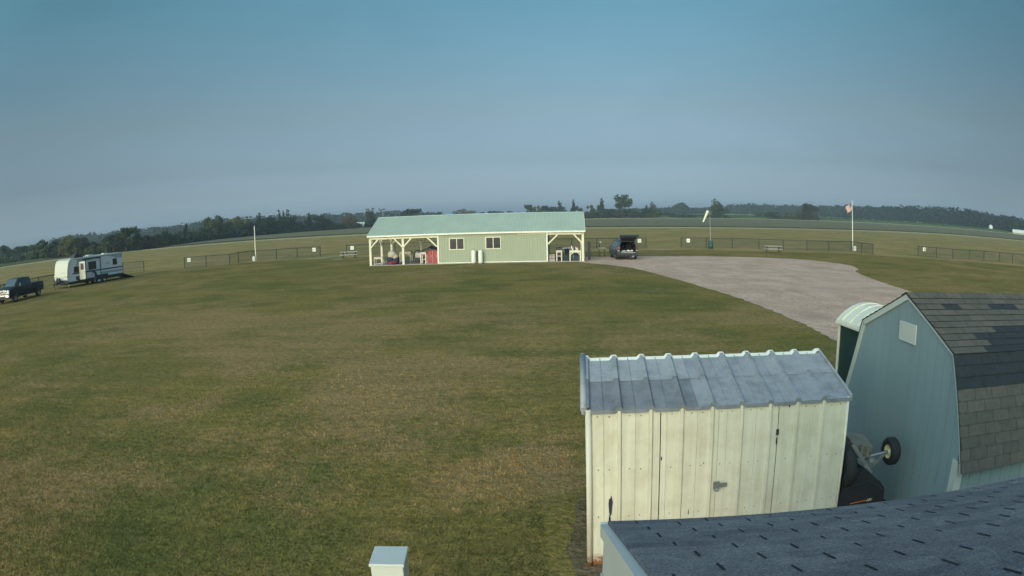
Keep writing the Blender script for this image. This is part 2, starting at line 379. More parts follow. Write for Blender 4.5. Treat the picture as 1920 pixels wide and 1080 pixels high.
# ------------------------------------------------------------ trees
def crown(seed, style, nleaf=2600, ls=.045):
    """normalised crown: height 1, half width .5; clumps of leaf-sized faces round short limbs"""
    rnd = random.Random(seed); blobs = []
    def fill(n, zr, rmax, br, shape):
        for i in range(n):
            a = rnd.uniform(0, 2*PI); z = rnd.uniform(*zr); r = rmax*math.sqrt(rnd.random())*shape(z); blobs.append((r*math.cos(a), r*math.sin(a), z, rnd.uniform(*br)*(.65+.35*shape(z))))
    if style == 'round': fill(26, (.18, .90), .40, (.09, .16), lambda z: max(.25, 1-1.6*(z-.5)**2*2))
    elif style == 'ragged':
        fill(18, (.10, .60), .40, (.09, .15), lambda z: 1.0)
        for q in range(3):
            a = rnd.uniform(0, 2*PI); t = rnd.uniform(.03, .22); top_ = (1.0, .86, .78)[q]
            for k in range(5): z = .45+(top_-.45)*k/4; blobs.append((t*math.cos(a)+rnd.uniform(-.05,.05), t*math.sin(a)+rnd.uniform(-.05,.05), z, .13-.016*k))
    elif style == 'bush': fill(26, (.08, .82), .42, (.10, .16), lambda z: max(.35, 1-.9*max(0, z-.35)**1.3*1.6))
    elif style == 'open':
        fill(26, (.50, .92), .40, (.08, .14), lambda z: max(.4, 1-3.2*(z-.68)**2*2)); fill(7, (.08, .30), .30, (.08, .12), lambda z: 1)
    elif style == 'spiky':
        fill(16, (.08, .55), .38, (.09, .14), lambda z: 1.0)
        for q in range(7):
            a = rnd.uniform(0, 2*PI); t = rnd.uniform(.12, .40); top_ = rnd.uniform(.72, 1.0)
            for k in range(5): u = k/4; blobs.append((t*(.45+.55*u)*math.cos(a), t*(.45+.55*u)*math.sin(a), .4+(top_-.4)*u, .11-.016*k))
    V = []; F = []; per = nleaf//len(blobs)
    tot = sum(b[3]**2 for b in blobs)
    for (bx, by, bz, br) in blobs:
        for i in range(int(nleaf*br*br/tot)):
            u = rnd.uniform(-1, 1); a = rnd.uniform(0, 2*PI); q = math.sqrt(1-u*u); r = br*(rnd.uniform(.2, 1)**.5)*rnd.uniform(.8, 1.35)
            c = Vector((bx+r*q*math.cos(a), by+r*q*math.sin(a), min(1.0, max(.02, bz+r*u))))
            n = Vector((rnd.gauss(0, 1)+q*math.cos(a), rnd.gauss(0, 1)+q*math.sin(a), rnd.gauss(0, 1)+u+.3)).normalized()
            t = n.orthogonal().normalized(); t.rotate(Matrix.Rotation(rnd.uniform(0, 6.28), 3, n)); s = ls*rnd.uniform(.5, 1.1)
            e = n.cross(t)*s*.55; t = t*s; k = len(V)
            V += [c-t, c+e, c+t, c-e]; F.append((k, k+1, k+2, k+3))
    return V, F, blobs
def tree_proto(style, seed, leaf, name, label, cat):
    t = thing(name, label, cat)
    V, F, blobs = crown(seed, style)
    m = MB(); m.add(V, F); m.build('crown', leaf, t, norm=False)
    k = MB(); top = .55 if style != 'bush' else .3
    k.tube((0,0,-.03), (.01,0,.25), .028, 8, .02, cap=False); k.tube((.01,0,.25), (0,.01,top), .02, 8, .010, cap=False)
    for b in sorted(blobs, key=lambda b: -b[3])[:7]:
        k.tube((.005,0,rnd0(b[2])), (b[0], b[1], b[2]), .010, 5, .004, cap=False)
    k.build('trunk', M['bark'], t)
    return t
def rnd0(z): return max(.15, z*.55)
protos = {}
for st in ('round', 'ragged', 'bush', 'open', 'spiky'):
    for lf in 'AB':
        protos[st+lf] = tree_proto(st, hash((len(st), ord(st[0]), lf == 'A')) % 1000, M['leaf'+lf], 'tree', 'x', 'tree')
protos['bushC'] = tree_proto('bush', 5, M['leafC'], 'tree', 'x', 'tree')
protos['spikyC'] = tree_proto('spiky', 11, M['leafC'], 'tree', 'x', 'tree')
used = set()
LT = 'trees of the left treeline'; MT = 'trees of the middle clump'; FT = 'far trees over the pavilion roof'
low_left = 'dark bushy tree merging into the hazy left treeline beyond the truck and trailer'
low_mid = 'dark rounded tree merging into the treeline left of the pavilion'
TREES = [  # x, y, height, width, style, label, group
(-201.7,201.4,8.4,8,'roundA','tall dark tree cut by the left edge of the picture',LT),
(-194.7,201.2,6.9,9,'bushA',low_left,LT),(-184.1,197.5,6.8,9,'roundA',low_left,LT),(-170.8,189.4,6.7,8,'bushA',low_left,LT),
(-157.5,181.1,7.3,8,'roundB','olive tree above the truck cab, in the left treeline',LT),
(-148.4,178.3,7.0,9,'bushA',low_left,LT),(-139.9,176.3,7.4,9.4,'roundB','broad olive green tree above the front end of the trailer',LT),
(-134.9,176.3,6.6,8,'roundA',low_left,LT),(-132.1,178.4,5.0,6,'bushA',low_left,LT),(-123.7,175.8,5.3,6.5,'bushB','low pale green bush just left of the tallest tree behind the trailer',LT),
(-119.5,175.1,6.1,6,'roundA','dark shoulder tree leaning on the tallest tree behind the trailer',LT),
(-114.9,175.8,8.0,8.6,'roundA','tallest dark dome-crowned tree behind the rear of the trailer',LT),
(-112.9,179.5,6.8,6.5,'raggedA','ragged dark tree at the right flank of the dome-crowned tree',LT),
(-111.5,183.8,4.9,6,'bushA',low_mid,LT),(-108.6,185.5,4.9,6,'bushA',low_mid,LT),
(-107.5,189.7,6.0,4,'spikyA','thin spiky tree at the left foot of the first tall bushes past the trailer',LT),
(-111.7,195.3,5.4,5.5,'bushB',low_mid,LT),(-114.1,205.4,4.9,6.5,'bushA',low_mid,LT),(-116.3,215.6,4.4,6,'bushB',low_mid,LT),
(-116.7,221.1,7.2,5.5,'raggedA','upright dark tree left of the twin olive crowns',LT),
(-116.3,227.0,5.8,7,'bushB',low_mid,LT),(-116.4,234.7,6.0,7,'bushA',low_mid,LT),
(-116.7,241.3,9.6,8,'roundB','left one of the twin olive crowns in the left treeline',LT),
(-116.1,249.3,10.2,8,'roundB','right and taller one of the twin olive crowns in the left treeline',LT),
(-117.2,259.8,8.2,7.5,'bushA',low_mid,LT),(-114.7,266.3,9.4,10,'roundB','wide flat-topped olive tree left of the bare white pole',LT),
(-113.0,272.5,8.5,8,'bushA',low_mid,LT),(-112.2,278.2,7.6,6,'bushA',low_mid,LT),
(-109.3,279.4,10.0,8,'raggedA','ragged dark tree with a thin top just right of the bare white pole',LT),
(-109.0,290.2,9.0,8.5,'roundA',low_mid,LT),(-107.6,296.0,7.2,7.5,'bushA',low_mid,LT),
(-105.1,300.1,11.6,8.5,'spikyA','dark tree with a pointed spire top in the left treeline',LT),
(-103.4,308.1,9.2,7,'spikyA','dark forked tree just right of the spire-topped tree',LT),
(-101.5,314.0,6.1,7,'bushA',low_mid,LT),(-98.7,320.1,9.2,7,'raggedA','narrow ragged tree at the left of the last dark clump before the pavilion',LT),
(-94.7,326.5,8.7,10.5,'roundA','widest tree of the last dark clump before the pavilion',LT),
(-92.9,337.4,5.9,8,'bushA',low_mid,LT),(-90.9,348.3,3.6,8,'bushA',low_mid,LT),
(-85.6,349.7,8.8,9.5,'spikyC','reddish brown fan-shaped tree left of the pavilion',LT),(-84.8,370.4,3.2,9,'bushA',low_mid,LT),
(-80.3,381.6,11.6,8,'spikyA','dark leaning tree beside the left end of the pavilion roof',LT),(-76.8,392.6,4.1,8.5,'bushA',low_mid,LT),
(-74.8,423.4,8.2,4.5,'spikyA','tiny spiky tree top over the left part of the pavilion roof',FT),
(-65.6,445.2,11.8,17,'roundA','dark dome tree over the left part of the pavilion roof',FT),
(-58.2,557.0,10.2,14,'bushA','small dark tree right of the dome tree over the pavilion roof',FT),
(-48.5,698.3,12.5,28,'roundB','wide hazy blue tree over the middle of the pavilion roof',FT),
(-27.9,699.4,9.0,13,'bushA','far low tree row over the pavilion ridge right of the wide hazy tree',FT),(-16.9,679.8,9.4,14,'roundA','far low tree row over the pavilion ridge right of the wide hazy tree',FT),
(-9.1,659.9,8.9,13,'bushA','far low tree row over the pavilion ridge right of the wide hazy tree',FT),(-0.2,640.0,8.4,12,'bushA','far low tree row over the pavilion ridge right of the wide hazy tree',FT),(9.2,619.9,6.8,12,'bushA','far low tree row over the pavilion ridge right of the wide hazy tree',FT),
(15.0,499.8,12.0,9.5,'roundA','first tree of the dark row over the right part of the pavilion roof',FT),
(21.3,499.5,11.3,9,'bushB','second tree of the dark row over the right part of the pavilion roof',FT),
(25.7,499.3,10.7,7,'roundA','third tree of the dark row over the right part of the pavilion roof',FT),
(29.5,504.1,10.3,7,'bushA','fourth tree of the dark row over the right part of the pavilion roof',FT),
(32.7,503.9,9.7,6.5,'roundA','fifth, lowest tree of the dark row over the right part of the pavilion roof',FT),
(37.5,498.6,12.6,10.5,'raggedA','last and tallest tree of the dark row over the right part of the pavilion roof',FT),
(45.1,467.8,12.8,7.5,'raggedA','slender tree above the right end of the pavilion roof',FT),
(49.8,467.4,8.3,6,'bushA','short tree just right of the slender one above the end of the pavilion roof',FT),
(53.2,436.8,10.0,9.5,'bushB','full tree at the left end of the middle clump, nearest the pavilion roof',MT),
(60.1,435.9,12.8,9,'raggedA','pointed dark tree left of the tall open-crowned tree',MT),
(67.4,439.9,7.1,10,'bushA','low bushes under the tall open-crowned tree, to its left',MT),
(73.9,433.7,15.2,13.5,'openA','tallest tree of the middle clump, open crown on bare stems above the car',MT),
(78.0,436.0,6.6,10,'bushA','low bushes under the tall open-crowned tree, to its right',MT),
(83.7,442.2,6.5,8,'bushB','small low tree in the gap right of the tall open-crowned tree',MT),
(91.0,440.7,8.7,6.5,'raggedA','narrow tree left of the last tree of the middle clump',MT),
(96.3,439.6,10.4,10,'raggedB','last forked tree at the right end of the middle clump',MT),
(137.1,428.6,12.6,15,'raggedB','big lone tree right behind the windsock',None),
(171.5,437.6,5.4,14,'bushB','left green thicket at the foot of the far woods, right of the windsock',None),
(180.3,434.0,5.8,14,'bushA','middle green thicket at the foot of the far woods',None),
(188.0,425.3,5.6,13,'bushB','right green thicket touching the lone russet tree',None),
(197.0,410.1,12.2,17,'bushC','lone russet and green tree left of the flagpole',None)]
for i, (x, y, h, w, st, lab, grp) in enumerate(TREES):
    src = protos[st]; z = terr(x, y)-.1
    if st not in used: used.add(st); t = src; t.location = (x, y, z); t['label'] = lab
    else: t = dup(src, (x, y, z), label=lab)
    t.rotation_euler = (0, 0, random.uniform(0, 6.28)); t.scale = (w*1.08, w*1.08, h*1.03)
    if grp: t['group'] = grp
for k, t in protos.items():
    if k not in used:
        for c in [o for o in bpy.data.objects if o.parent == t]: bpy.data.objects.remove(c)
        bpy.data.objects.remove(t)

def woods(name, pts, depth, rows, leaf, label, sp=13, seed=3, ls=1.5):
    rnd = random.Random(seed); V = []; F = []
    def P(t):
        for a, b in zip(pts, pts[1:]):
            if t <= b[3]: 
                q = (t-a[3])/(b[3]-a[3]); return [a[i]+(b[i]-a[i])*q for i in range(3)]
        return list(pts[-1][:3])
    L = pts[-1][3]; t = 0
    while t < L:
        for r in range(rows):
            x, y, h = P(min(L, t+rnd.uniform(-4, 4))); R = math.hypot(x, y); k = 1+(depth*r/max(1, rows-1)+rnd.uniform(0, 8))/R
            x *= k; y *= k; hh = h*rnd.uniform(.80, 1.04)*(1 if r == 0 else .98); w = rnd.uniform(.75, 1.2)*sp*.62; z0 = terr(x, y)
            for i in range(75 if r else 150):
                u = rnd.uniform(-1, 1); a = rnd.uniform(0, 2*PI); q = math.sqrt(max(0, 1-abs(u)**2.6)); f = rnd.uniform(.6, 1)**.5
                cz = z0+max(.3, hh*(.52+.5*u*f)); c = Vector((x+w*q*f*math.cos(a), y+w*q*f*math.sin(a), cz))
                n = Vector((rnd.gauss(0,.6)+q*math.cos(a), rnd.gauss(0,.6)+q*math.sin(a), rnd.gauss(0,.6)+u)).normalized()
                tt = n.orthogonal().normalized(); tt.rotate(Matrix.Rotation(rnd.uniform(0, 6.28), 3, n)); s = ls*rnd.uniform(.5, 1.2)
                e = n.cross(tt)*s*.7; tt = tt*s; j = len(V); V += [c-tt, c+e, c+tt, c-e]; F.append((j, j+1, j+2, j+3))
        t += sp*rnd.uniform(.4, .65)
    m = MB(); m.add(V, F); o = m.build(name, leaf, norm=False); kind(o, 'stuff'); o['label'] = label; o['category'] = 'woods'
def acc(p):
    out = []; s = 0
    for i, q in enumerate(p):
        if i: s += math.hypot(q[0]-p[i-1][0], q[1]-p[i-1][1])
        out.append((*q, s))
    return out
woods('far_woods', acc([(105,790,6.3),(150,785,7.0),(179,780,7.6),(196,796,8.0),(203,774,15.0),(212,790,8),(230,800,7.8),(249,805,9.2),(275,804,13.2),(296,797,15.6),(322,787,14.6),(344,777,13.8),(363,713,14.6),(384,679,16.2)]), 60, 4, M['leafF'], 'hazy blue far woods behind the corn, from the middle clump to the flagpole')
woods('wooded_hill', acc([(380,690,16.0),(386,631,15.4),(395,577,17),(408,544,18.4),(410,492,17.8),(408,440,15.2),(400,392,12.6),(420,340,12)]), 70, 5, M['leafF'], 'dark wooded rise at the far right behind the corn', seed=9)
woods('distant_trees', acc([(-430,520,14),(-330,560,13),(-280,640,17),(-220,680,15),(-160,760,15),(-120,800,16),(-90,850,10)]), 50, 3, M['leafF'], 'faint bluish distant trees showing through gaps of the left treeline', seed=5)
woods('undergrowth', acc([(-205,195,3.6),(-150,176,4),(-113,180,3.6),(-110,200,3.6),(-117,245,4.4),(-108,292,4.6),(-92,340,3.6),(-78,390,3.4)]), 5, 2, M['leafA'], 'dark low undergrowth closing the foot of the left treeline', sp=7, seed=6, ls=.7)
woods('brush', acc([(50,440,4.0),(74,436,4.4),(101,441,3.6),(112,440,2.2),(132,431,2.2),(147,428,1.8)]), 6, 2, M['leafA'], 'dark low brush along the foot of the middle clump', sp=8, seed=8, ls=.8)
# ------------------------------------------------------------ near house whose roof the camera looks over
M['shingle'] = mat('blue_grey_shingle', (.27,.27,.275), .95, var=.14, vscale=9, bump=.9, bscale=260, col2=(.19,.195,.205))
exp_ = .1235
# granule speckle on top
nt = M['shingle'].node_tree; bs = nt.nodes['Principled BSDF']; src = bs.inputs['Base Color'].links[0].from_socket
tcn = nt.nodes.new('ShaderNodeTexCoord')
c = mixc(nt, src, ramp_noise(nt, tcn.outputs['Object'], 120, [(.33, (.5,.5,.52)), (.5, (1,1,1)), (.68, (1.7,1.65,1.6))], 3, .8), 1.0, 'MULTIPLY')
mpb = nt.nodes.new('ShaderNodeMapping'); nt.links.new(tcn.outputs['Object'], mpb.inputs[0]); mpb.inputs['Rotation'].default_value = (0, 0, .05)
bk = nt.nodes.new('ShaderNodeTexBrick'); nt.links.new(mpb.outputs[0], bk.inputs['Vector']); bk.inputs['Scale'].default_value = 1
bk.inputs['Brick Width'].default_value = .3005; bk.inputs['Row Height'].default_value = exp_*.936; bk.inputs['Mortar Size'].default_value = 0; bk.inputs['Color1'].default_value = (.80,.81,.84,1); bk.inputs['Color2'].default_value = (1.12,1.10,1.06,1)
c = mixc(nt, c, bk.outputs['Color'], 1.0, 'MULTIPLY')
c = mixc(nt, c, ramp_noise(nt, tcn.outputs['Object'], 1.1, [(.35, (.86,.87,.90)), (.65, (1.08,1.06,1.04))], 4), 1.0, 'MULTIPLY')
nt.links.new(c, bs.inputs['Base Color'])
M['slot'] = mat('shingle_slot_shadow_felt', (.010,.013,.018), .95, var=.1)
house = thing('house', 'near building with a blue grey shingled roof filling the lower right corner', 'house', (.41, 2.61, 0), -math.radians(3.74))
SL = .3768; ZE = 2.54; RID = -2.75; XR = 6.2
def rz(y): return ZE - SL*y
m = MB()
nrm = Vector((0, SL, 1)).normalized(); vd = Vector((0, -1, SL)).normalized()
def RP(u, v, h=0): return Vector((u, 0, ZE))+vd*v+nrm*h
exp = .1235; n = int(2.96/exp)+1
for i in range(n):  # courses, each butt edge 5 mm proud of the one below
    v0, v1 = i*exp-(.02 if i == 0 else 0), min((i+1)*exp, 2.96)
    a, b, c_, d = RP(-.012, v0, .011), RP(XR, v0, .011), RP(XR, v1, .004), RP(-.012, v1, .004)
    m.quad(a, b, c_, d); m.quad(RP(-.012, v0, 0), RP(XR, v0, 0), b, a); m.quad(RP(-.012, v0, -.01), a, d, RP(-.012, v1, -.01))
m.quad(RP(-.012, 2.96, .004), RP(XR, 2.96, .004), (XR, -5.5, 2.6), (-.012, -5.5, 2.6))
rr = random.Random(4)
for i in range(-1, 32):
    for odd in (0, 1):
        v = (.045+.187*i+(.094 if odd else 0))*1.31; u0 = ((.079 if not odd else .200)+.053*max(0, v/1.31))*1.31
        if v < .03 or v > 2.85: continue
        for k in range(-2, 20):
            u = u0+.3005*k+rr.uniform(-.006, .006); 
            if u < .03 or u > XR-.1: continue
            L = exp*rr.uniform(.27, .36); w = rr.uniform(.0028, .0044)
            if rr.random() < .12: L *= .6
            q = lambda uu, vv: RP(uu, vv, .0125-.007*((vv/exp) % 1)+.0010)
            m.quad(q(u-w, v-L), q(u+w, v-L), q(u+w, v+L), q(u-w, v+L), 1)
roof = m.build('roof', [M['shingle'], M['slot']], house, norm=False)
m = MB()
for (a0, a1, x0, x1) in ((-.004, -.060, -.045, -.010), (-.060, -.250, -.030, .0), (-.250, -.275, -.038, .012)):
    pr = [(0.0, rz(0)+a0), (RID, rz(RID)+a0), (RID, rz(RID)+a1), (0.0, rz(0)+a1)]
    m.prism([(p[0], p[1]) for p in pr], 'x', x0, x1)
m.build('rake_board', M['trim'], house, bevel=.003)
m = MB(); m.box(-.045, XR, .002, .018, ZE-.115, ZE-.006); m.box(-.045, XR, .018, .028, ZE-.022, ZE-.004); m.build('eave_trim', M['trim'], house, bevel=.002)
m = MB(); pr = [(-.28, 0), (-.28, rz(-.28)-.05), (RID, rz(RID)-.05), (-5.3, 2.5), (-5.3, 0)]
m.prism(pr, 'x', .30, XR-.3); m.build('wall', M['white'], house)
m = MB(); m.box(.0, XR, -.30, .0, ZE-.20, ZE-.18); m.build('soffit', M['trim'], house)

# ------------------------------------------------------------ cream metal shed
def metal(name, col, rough, dirt, rust=None, metallic=0, sc=3):
    mm = bpy.data.materials.new(name); mm.use_nodes = True; nt = mm.node_tree; b = nt.nodes['Principled BSDF']
    b.inputs['Roughness'].default_value = rough; b.inputs['Metallic'].default_value = metallic; b.inputs['Specular IOR Level'].default_value = .3
    tc = nt.nodes.new('ShaderNodeTexCoord'); mp = nt.nodes.new('ShaderNodeMapping'); nt.links.new(tc.outputs['Object'], mp.inputs[0])
    c = ramp_noise(nt, mp.outputs[0], sc, [(.33, dirt), (.55, col)], 6, .65)
    mp2 = nt.nodes.new('ShaderNodeMapping'); nt.links.new(tc.outputs['Object'], mp2.inputs[0]); mp2.inputs['Scale'].default_value = (14, 14, .7)
    c = mixc(nt, c, ramp_noise(nt, mp2.outputs[0], 1.0, [(.3, (.88,.87,.84)), (.6, (1,1,1))], 4), 1.0, 'MULTIPLY')
    c = mixc(nt, c, (*dirt, 1), ramp_noise(nt, mp.outputs[0], 24, [(.66, (0,0,0)), (.74, (.6,.6,.6))], 5, .7))
    if rust:
        sp = nt.nodes.new('ShaderNodeSeparateXYZ'); nt.links.new(tc.outputs['Object'], sp.inputs[0])
        mr = nt.nodes.new('ShaderNodeMapRange'); nt.links.new(sp.outputs['Z'], mr.inputs[0]); mr.inputs[1].default_value = .16; mr.inputs[2].default_value = .0
        n3 = ramp_noise(nt, mp.outputs[0], 17, [(.36, (0,0,0)), (.58, (1,1,1))], 6, .75)
        mu = nt.nodes.new('ShaderNodeMath'); mu.operation = 'MULTIPLY'; nt.links.new(mr.outputs[0], mu.inputs[0]); nt.links.new(n3, mu.inputs[1])
        m2 = nt.nodes.new('ShaderNodeMath'); m2.operation = 'MULTIPLY'; m2.use_clamp = True; nt.links.new(mu.outputs[0], m2.inputs[0]); m2.inputs[1].default_value = 2.6
        c = mixc(nt, c, (*rust, 1), m2.outputs[0])
    nt.links.new(c, b.inputs['Base Color'])
    return mm
M['creamsteel'] = metal('cream_shed_steel', (.60,.565,.47), .5, (.51,.465,.37), (.20,.085,.035))
M['galv'] = metal('weathered_galvanised', (.265,.28,.31), .55, (.19,.20,.225), sc=5)
M['galvdark'] = metal('stained_galvanised', (.19,.20,.225), .6, (.135,.145,.165), sc=5)
M['galvlite'] = metal('newer_galvanised', (.30,.315,.34), .5, (.22,.235,.26), sc=4)
M['hole'] = mat('dark_hole', (.03,.035,.06), .9, var=.3, vscale=40)
shed = thing('metal_shed', 'cream ribbed metal garden shed with a weathered galvanised roof', 'shed', (.755, 6.62, 0))
LX, DY, HW, HR, YM = 3.05, 1.83, 1.865, 2.185, .915
pitch = LX/9
def ribbed(m, x0, x1, P, xs, h=.022, w=.075, mi=0, flat_h=0):
    """profile along x with trapezoid ribs at xs; P(x, h) -> (bottom, top)"""
    st = [(x0, 0)]
    for c_ in xs:
        a = [(c_-w/2, 0), (c_-w/4, h), (c_+w/4, h), (c_+w/2, 0)]
        st += [s for s in a if x0 <= s[0] <= x1]
    st.append((x1, 0))
    for s, t in zip(st, st[1:]):
        a0, a1 = P(*s); b0, b1 = P(*t); m.quad(a0, b0, b1, a1, mi)
def minor(m, xs, P, mi=0):
    for x in xs:
        a0, a1 = P(x-.006, .001); b0, b1 = P(x, .007); c0, c1 = P(x+.006, .001)
        m.quad(a0, b0, b1, a1, mi); m.quad(b0, c0, c1, b1, mi)
majors = [pitch*i for i in range(0, 10)]; minors = [pitch*(i+.5) for i in range(9)]
m = MB()
F = lambda x, h: ((x, -h, .0), (x, -h, HW))
ribbed(m, 0, LX, F, majors[1:-1], .027, .056); minor(m, [x for x in minors], F)
for xs, k in ((0, -1), (LX, 1)):   # gable walls
    m.prism([(0.002, 0), (.002, HW), (YM, HR-.02), (DY, HW), (DY, 0)], 'x', xs-.004*k, xs-.008*k)
    for j in range(1, 6):
        y = j*.305; z = HW+(HR-HW)*(1-abs(y-YM)/YM)-.03; m.prism([(y-.03,0),(y-.015,k*.0),(y+.03,0)], 'x', xs, xs+k*.001); m.box(min(xs, xs+k*.015), max(xs, xs+k*.015), y-.018, y+.018, .01, z)
m.box(0, LX, DY-.006, DY, 0, HW)
for z in (.10, .62, 1.18, 1.78):
    for i in range(9):
        for q in (.11, .23):
            if rr.random() < .9: m.tube((pitch*i+q, -.006, z+rr.uniform(-.01,.01)), (pitch*i+q, -.0125, z), .0065, 6, m=1)
m.build('wall', [M['creamsteel'], mat('dull_screw', (.20,.19,.17), .6)], shed, norm=False)
m = MB(); m.tube((.012, -.012, -.01), (.012, -.012, HW), .034, 10); m.tube((LX-.01, -.008, 0), (LX-.01, -.008, HW), .018, 8)
m.tube((.005, DY, 0), (.005, DY, HW), .03, 8); m.build_each('corner_post', M['creamsteel'], shed)
# door leaves
for k, (x0, x1) in enumerate(((.79, 1.432), (1.438, 2.14))):
    m = MB(); f2 = lambda x, h: ((x, -h-.006, .06), (x, -h-.006, 1.80))
    ribbed(m, x0, x1, f2, [x for x in majors if x0+.03 < x < x1-.03], .027, .056); minor(m, [x for x in minors if x0 < x < x1], f2)
    for xx in (x0, x1): m.box(xx-.001, xx+.001, -.007, 0, .06, 1.8)
    d = m.build('door', M['creamsteel'], shed, norm=False)
m = MB()
for x in (.785, 2.145): m.box(x-.006, x+.004, -.0035, -.0015, .06, 1.8)
m.box(1.432, 1.438, -.0035, -.0015, .06, 1.8)
m.build_each('door_gap', M['hole'], shed)
m = MB(); m.box(1.44, 1.56, -.036, -.029, .905, .955); m.box(1.40, 1.47, -.044, -.030, .885, .975); m.tube((1.432, -.05, .93), (1.432, -.05, .87), .012, 8)
m.tube((1.415, -.055, .885), (1.46, -.055, .885), .018, 8); m.build('hasp', M['steel'], shed)
def blot(m, cx, cz, w, h, seed, y=-.0026, n=14):
    r = random.Random(seed); pts = [(cx+w*math.cos(2*PI*i/n)*r.uniform(.6, 1.15), y, cz+h*math.sin(2*PI*i/n)*r.uniform(.7, 1.1)) for i in range(n)]
    m.add(pts, [list(range(n))])
m = MB(); blot(m, .245, .75, .026, .13, 1, y=-.010); blot(m, .235, .60, .010, .06, 2, y=-.0095); m.box(2.125, 2.160, -.012, -.0102, 1.47, 1.54)
blot(m, 2.140, 1.40, .011, .055, 3, y=-.0102); blot(m, 1.13, .62, .006, .04, 4, y=-.009); blot(m, .80, 1.28, .008, .03, 5, y=-.0105); blot(m, 2.27, 1.80, .010, .02, 6, y=-.0105)
blot(m, 1.98, 1.84, .005, .012, 8, y=-.010); blot(m, 1.28, 1.2, .006, .012, 9, y=-.010)
m.build_each('rust_hole', M['hole'], shed)
# roof: two lapped rows of sheets with standing ribs
OV = .03
def RF(y, x, h):
    t = (y+OV)/(YM+OV); z = HW-.012+(HR-HW+.012)*t; return (x, y, z+h)
m = MB(); lap = .50
ribs = [pitch*i for i in range(0, 10)]
def prof(x0, x1, y0, y1, dz, mi):
    P = lambda x, h: (RF(y0, x, h+dz), RF(y1, x, h+dz)); ribbed(m, x0, x1, P, [r for r in ribs if x0-.01 <= r-.05 and r+.05 <= x1+.01], .034, .085, mi)
    minor(m, [r for r in minors if x0 < r < x1], lambda x, h: (RF(y0, x, h+dz+.001), RF(y1, x, h+dz+.001)), mi)
cuts = [-.04, 3*pitch+.17, 6*pitch+.17, LX+.02]
lowm = (1, 0, 0); upm = (2, 0, 2)
for i in range(3):
    prof(cuts[i], cuts[i+1], -OV, lap, 0.002, lowm[i]); prof(cuts[i], cuts[i+1], lap-.03, YM, .008, upm[i])
for i in range(3):
    P0 = lambda x, h: ((x, YM+(YM+.03), HW-.03+h), (x, YM, HR+h)); ribbed(m, cuts[i], cuts[i+1], P0, [r for r in ribs if cuts[i] < r < cuts[i+1]], .03, .08, 0)
m.build('roof', [M['galv'], M['galvdark'], M['galvlite']], shed, norm=False)
m = MB()   # scalloped eave closure and ridge cap follow the ribs
Pe = lambda x, h: ((x, -OV-.002, HW-.050+h*.9), (x, -OV-.002, HW-.010+h)); ribbed(m, -.04, LX+.02, Pe, ribs[1:-1], .034, .085)
m.build('eave_strip', M['galvdark'], shed, norm=False)
m = MB(); P1 = lambda x, h: ((x, YM-.035, HR-.004+h), (x, YM+.02, HR+.020+h)); ribbed(m, -.05, LX+.03, P1, ribs, .030, .11)
P2 = lambda x, h: ((x, YM+.02, HR+.020+h), (x, YM+.09, HR-.01+h)); ribbed(m, -.05, LX+.03, P2, ribs, .030, .11)
m.build('ridge_cap', M['white'], shed, norm=False)
m = MB()
for x0, x1 in ((-.055, -.015), (LX+.005, LX+.035)):
    m.prism([(-OV, HW-.05), (-OV, HW+.03), (YM, HR+.045), (DY+.03, HW), (DY+.03, HW-.06), (YM, HR-.04)], 'x', x0, x1)
m.build_each('rake_trim', M['galvlite'], shed, bevel=.004)
m = MB(); m.tube((-.035, -OV, HW+.0), (-.035, YM, HR+.05), .035, 8); m.tube((-.035, YM, HR+.05), (-.035, DY+.02, HW-.01), .035, 8); m.build_each('rake_roll', M['galvlite'], shed)

# the old shed has racked out of square
for o in [o for o in bpy.data.objects if o.parent == shed]:
    for v in o.data.vertices:
        x, y, z = v.co; k_ = max(-.05, min(1.05, 1-x/LX)); v.co.x = x+.105*max(-.05, y)*k_+(HW-z)*.026*k_+(HW-z)*.018*(1-k_)

# ------------------------------------------------------------ blue barn-style shed
M['bluewood'] = mat('blue_grey_siding', (.225,.292,.308), .75, var=.06, vscale=2.2, bump=.25, bscale=60, stretch=(1,1,.25))
M['tab1'] = mat('grey_brown_tab', (.112,.100,.086), .95, var=.12, vscale=12, bump=.5, bscale=150)
M['tab2'] = mat('weathered_green_grey_tab', (.100,.094,.078), .95, var=.12, vscale=12, bump=.5, bscale=150)
M['tab3'] = mat('light_taupe_tab', (.124,.108,.092), .95, var=.10, vscale=12, bump=.5, bscale=150)
M['tab4'] = mat('replacement_dark_tab', (.030,.037,.045), .95, var=.15, vscale=12, bump=.5, bscale=150)
barn = thing('barn_shed', 'blue gambrel barn-style shed with patched brown shingles and a white gable panel', 'shed', (5.15, 7.47, 0), -math.radians(2))
PK, BR, EV = (0, 2.93), (1.27, 2.385), (1.80, 1.10); WW = 1.64
def ptop(y):
    y = abs(y)
    if y < BR[0]: return PK[1]-(PK[1]-BR[1])*y/BR[0]
    return BR[1]-(BR[1]-EV[1])*(y-BR[0])/(EV[0]-BR[0])
m = MB(); y = -WW; LB = 5.2
m.prism([(-WW, .05), (-WW, ptop(WW)-.05), (-BR[0], BR[1]-.05), (0, PK[1]-.05), (BR[0], BR[1]-.05), (WW, ptop(WW)-.05), (WW, .05)], 'x', .012, .03)
m.box(.03, LB, -WW, -WW+.03, .05, 1.25); m.box(.03, LB, WW-.03, WW, .05, 1.25); m.box(LB-.03, LB, -WW, WW, .05, 1.5)
while y < WW-.01:
    y1 = min(WW, y+.2032); g = .006
    pts = [(y+g, .05), (y+g, ptop(y+g)-.05)] + [(b, ptop(b)-.05) for b in (-BR[0], 0, BR[0]) if y+g < b < y1] + [(y1, ptop(y1)-.05), (y1, .05)]
    m.prism(pts, 'x', 0, .0125); y = y1
x = .05
